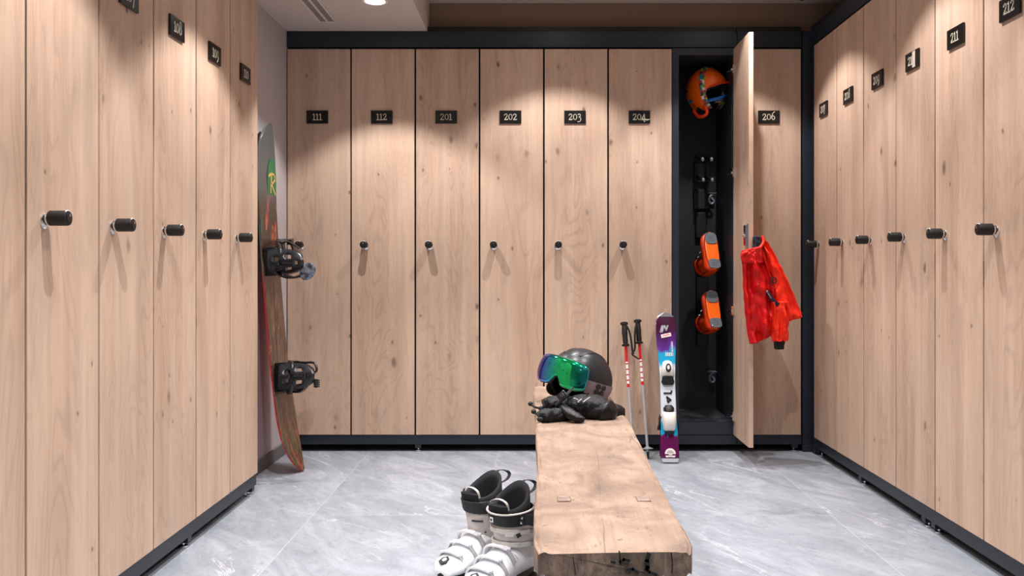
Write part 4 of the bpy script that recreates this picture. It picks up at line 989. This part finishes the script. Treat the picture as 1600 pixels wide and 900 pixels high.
# bindings
def binding(zc, rot, open_strap):
    o = V((board_x(zc)+.0145, BYC-.005, zc)); n = V((1,0,.05)).normalized(); u = V((0,0,1)); v = V((0,1,0)); r = math.radians(rot)
    u2 = (u*math.cos(r)+v*math.sin(r)); v2 = (v*math.cos(r)-u*math.sin(r))
    P = lambda uu, vv, nn: o+u2*uu+v2*vv+n*nn
    def bxx(bm, u0, u1, v0, v1, n0, n1, mi=0):
        vs = [bm.verts.new(P(*q)) for q in ((u0,v0,n0),(u1,v0,n0),(u1,v1,n0),(u0,v1,n0),(u0,v0,n1),(u1,v0,n1),(u1,v1,n1),(u0,v1,n1))]
        for q in ((3,2,1,0),(4,5,6,7),(0,1,5,4),(1,2,6,5),(2,3,7,6),(3,0,4,7)): face(bm, [vs[i] for i in q], mi)
    b = new(); bxx(b, -.052,.052,-.105,.115,0,.016); bxx(b,-.060,-.048,-.11,.09,0,.052); bxx(b,.048,.060,-.11,.09,0,.052); sweep(b, [P(0,0,.014), P(0,0,.022)], .035, 0, 24)
    bxx(b, -.045,.045,.07,.115,.016,.030)
    base = part('binding', b, 'bind', sb, world=True, bevel=.003, label='black binding')
    b = new(); tube(b, [P(-.058,-.02,.035), P(-.060,-.08,.060), P(-.045,-.128,.078), P(0,-.142,.084), P(.045,-.128,.078), P(.060,-.08,.060), P(.058,-.02,.035)], .0085, 0, 10, 6); part('heel_hoop', b, 'bindg', base, world=True)
    # highback: curved shell with cut-outs
    b = new(); rows = []; NR, NCc = 12, 12
    for i in range(NR+1):
        f = i/NR; wdt = interp([0,.25,.6,.85,1], [.050,.052,.050,.042,.026], f); row = []
        for j in range(NCc+1):
            a = -1+2*j/NCc; row.append(b.verts.new(P(a*wdt, -.150-.012*f+.040*a*a*(1-.3*f), .030+.150*f-.012*a*a)))
        rows.append(row)
    holes = {(2,3),(2,4),(3,3),(3,4),(2,7),(2,8),(3,7),(3,8),(6,2),(6,3),(7,2),(7,3),(6,8),(6,9),(7,8),(7,9),(9,5),(9,6),(4,5),(4,6)}
    for i in range(NR):
        for j in range(NCc):
            if (i, j) not in holes: face(b, [rows[i][j], rows[i][j+1], rows[i+1][j+1], rows[i+1][j]], 0)
    part('highback', b, 'bindg', base, world=True, ang=180, solid=.007)
    b = new(); sweep(b, [P(0,-.168,.10), P(0,-.172,.135)], [(.014,.006),(.010,.006)], 0, 10); part('lean_adjuster', b, 'bind', base, world=True)
    b = new()
    if open_strap:
        strap(b, [P(.058,-.03,.045), P(.070,-.05,.085), P(.062,-.09,.125), P(.050,-.12,.155)], .012, .004, v2)
        part('ankle_strap', b, 'bind', base, world=True); b = new()
        strap(b, [P(-.058,-.03,.045), P(-.075,-.03,.065), P(-.085,-.04,.10), P(-.075,-.05,.13)], .020, .006, v2)
    else:
        strap(b, [P(-.058,-.03,.045), P(-.060,-.035,.09), P(-.03,-.04,.118), P(.02,-.04,.118), P(.058,-.035,.09), P(.060,-.03,.045)], .042, .010, v2)
        bxx(b, .035,.062,-.06,-.02,.095,.112)
    part('ankle_strap', b, 'bind', base, world=True)
    b = new(); strap(b, [P(-.058,.06,.040), P(-.045,.068,.068), P(0,.072,.078), P(.045,.068,.068), P(.058,.06,.040)], .034, .007, v2); bxx(b,.040,.060,.045,.082,.058,.076); part('toe_strap', b, 'bind', base, world=True)
    b = new(); sweep(b, [P(.060,-.03,.045), P(.070,-.03,.045)], .011, 0, 14); sweep(b, [P(-.060,-.03,.045), P(-.070,-.03,.045)], .011, 0, 14); part('ratchet', b, 'bindg', base, world=True)
    if open_strap:
        b = new(); strap(b, [W(428,422,3.52), W(437,430,3.51), W(449,434,3.50), W(460,434,3.50), W(470,432,3.50)], .020, .006, (0,1,0)); part('strap_arm', b, 'bind', base, world=True)
        cc = W(481, 424, 3.50); b = new()
        rr = []
        for j in range(9):
            f = -1+2*j/8; wv = .030*math.sqrt(max(.02, 1-f*f*.93)); cpos = cc+V((f*.022, -.004, f*.030))
            d1 = V((.8,0,-.6)); rr.append([cpos+d1*wv*math.cos(a)+V((0,-1,0))*.008*math.sin(a)*(1.0) for a in [2*PI*k/12 for k in range(12)]])
        loft(b, rr); part('strap_pad', b, 'pad', base, world=True, ang=180, label='glossy patterned strap pad hanging open')
    else:
        b = new(); e = P(.0,-.150,.185); q = W(494, 599, 3.50)
        tube(b, [P(.055,-.10,.12), P(.050,-.14,.17), P(.02,-.15,.185), W(489,585,3.50), W(492,600,3.50)], .005, 0, 8, 5)
        for dz in (-.012, -.004, .004, .012): sweep(b, [q+V((-.010,0,dz)), q+V((.014,0,dz))], .0032, 0, 8)
        sweep(b, [q+V((0,0,-.017)), q+V((0,0,.017))], .007, 0, 10)
        part('ladder_strap', b, 'bindg', base, world=True)
binding(.905, -12, True)
binding(.395, 8, False)

# ------------------------------------------------------------------ jacket hanging on the open door's knob
jk = thing('ski_jacket', "child's bright red ski jacket hanging from the knob of the open locker door", 'jacket', tuple(W(1185, 372, 3.76)))
def cloth(rows, d, depth, mats, name, mi=0, seed=1, amp=.010, seg=32, caps=(True, True), parent=jk):
    """rows: (y_px, left_px, right_px[, y_right_px]); elliptical tube with folds"""
    r = random.Random(seed); k = [r.uniform(0, 6) for _ in range(6)]; rings = []
    R2 = []
    for i in range(len(rows)-1):
        for q in range(5):
            f = q/5; a, c_ = rows[i], rows[i+1]; R2.append([a[m]*(1-f)+c_[m]*f for m in range(4)])
    R2.append(list(rows[-1]))
    for i, (yl, xl, xr, yr) in enumerate(R2):
        A, B = W(xl, yl, d), W(xr, yr, d); c0 = (A+B)/2; h = (B-A)/2; hn = h.length; ring = []
        v = i/len(R2)
        for j in range(seg):
            th = 2*PI*j/seg
            fold = amp*(math.sin(5*th+k[0]+3*v)+.6*math.sin(9*th+k[1]-5*v)+.5*math.sin(16*v+2*th+k[2]))
            q0 = c0*17+V((math.cos(th)*1.1, math.sin(th)*1.5, math.cos(th)*.9))+V((seed, 0, 0))
            cr1 = abs(mnoise.noise(q0)); cr2 = abs(mnoise.noise(q0*2.3)); fold += amp*1.6*(cr1*1.6+cr2*.7-.5)
            ring.append(c0+h*math.cos(th)*(1+.25*(cr1-.2))+V((0, -1, 0))*(depth*(.35+.65*min(1, hn/.05)))*math.sin(th)+V((0,-1,0))*fold*max(0, math.sin(th))**.5*(1 if math.sin(th) > 0 else .3) + V((0,0,.002*math.sin(7*th+12*v))))
        rings.append(ring)
    b = new(); loft(b, rings, mi, caps); return part(name, b, mats, parent, world=True, ang=180, sub=1)
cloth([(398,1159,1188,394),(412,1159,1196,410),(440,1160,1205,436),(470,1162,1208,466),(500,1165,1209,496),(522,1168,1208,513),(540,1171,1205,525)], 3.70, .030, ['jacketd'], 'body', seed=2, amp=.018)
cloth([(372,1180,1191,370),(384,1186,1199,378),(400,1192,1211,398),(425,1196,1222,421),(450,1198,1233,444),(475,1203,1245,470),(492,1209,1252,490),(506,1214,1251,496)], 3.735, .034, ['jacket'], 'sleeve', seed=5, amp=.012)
cloth([(470,1204,1230,470),(490,1205,1232,488),(510,1205,1232,508),(525,1205,1232,524),(534,1206,1231,533)], 3.695, .026, ['jacket'], 'forearm', seed=8, amp=.011)
cloth([(531,1209,1228,531),(538,1209,1226,538),(546,1210,1225,546)], 3.698, .019, ['blackfab'], 'cuff', seed=9, amp=.002)
# collar: red outer, navy lining
cloth([(391,1159,1190,384),(400,1158,1191,396),(412,1159,1193,412)], 3.69, .034, ['jacketd'], 'collar', seed=12, amp=.004)
cloth([(369,1176,1191,369),(380,1176,1194,380),(392,1175,1190,390)], 3.715, .020, ['navy'], 'collar_lining', seed=13, amp=.002)
b = new(); tube(b, [W(1191,369,3.70), W(1193,377,3.69), W(1188,386,3.675), W(1178,392,3.668), W(1166,394,3.664), W(1159,397,3.668)], [.0065]*1 and .0065, 0, 10, 5); part('collar_edge', b, 'jacket', jk, world=True)
# sleeve pocket, spiral emblem
b = new(); strap(b, [W(1198,456,3.682), W(1206,466,3.680), W(1213,474,3.682), W(1219,479,3.686)], .016, .004, (.7,0,.6)); part('sleeve_pocket', b, 'navy', jk, world=True)
b = new(); sweep(b, [W(1197,454,3.677), W(1199,456,3.676)], .006, 0, 10); strap(b, [W(1199,457,3.675), W(1205,466,3.673)], .004, .002, (.7,0,.6), 0, 3); part('zip_pull', b, 'chrome', jk, world=True)
b = new(); pts = []
for i in range(26):
    a = 1.2+i*.38; r_ = .0035+.0155*i/25; pts.append(W(1209,439,3.668)+V((r_*math.cos(a)*.85, -.001+r_*.0, r_*math.sin(a)*1.1)))
tube(b, pts, .0027, 0, 6); part('spiral_emblem', b, 'blackfab', jk, world=True)
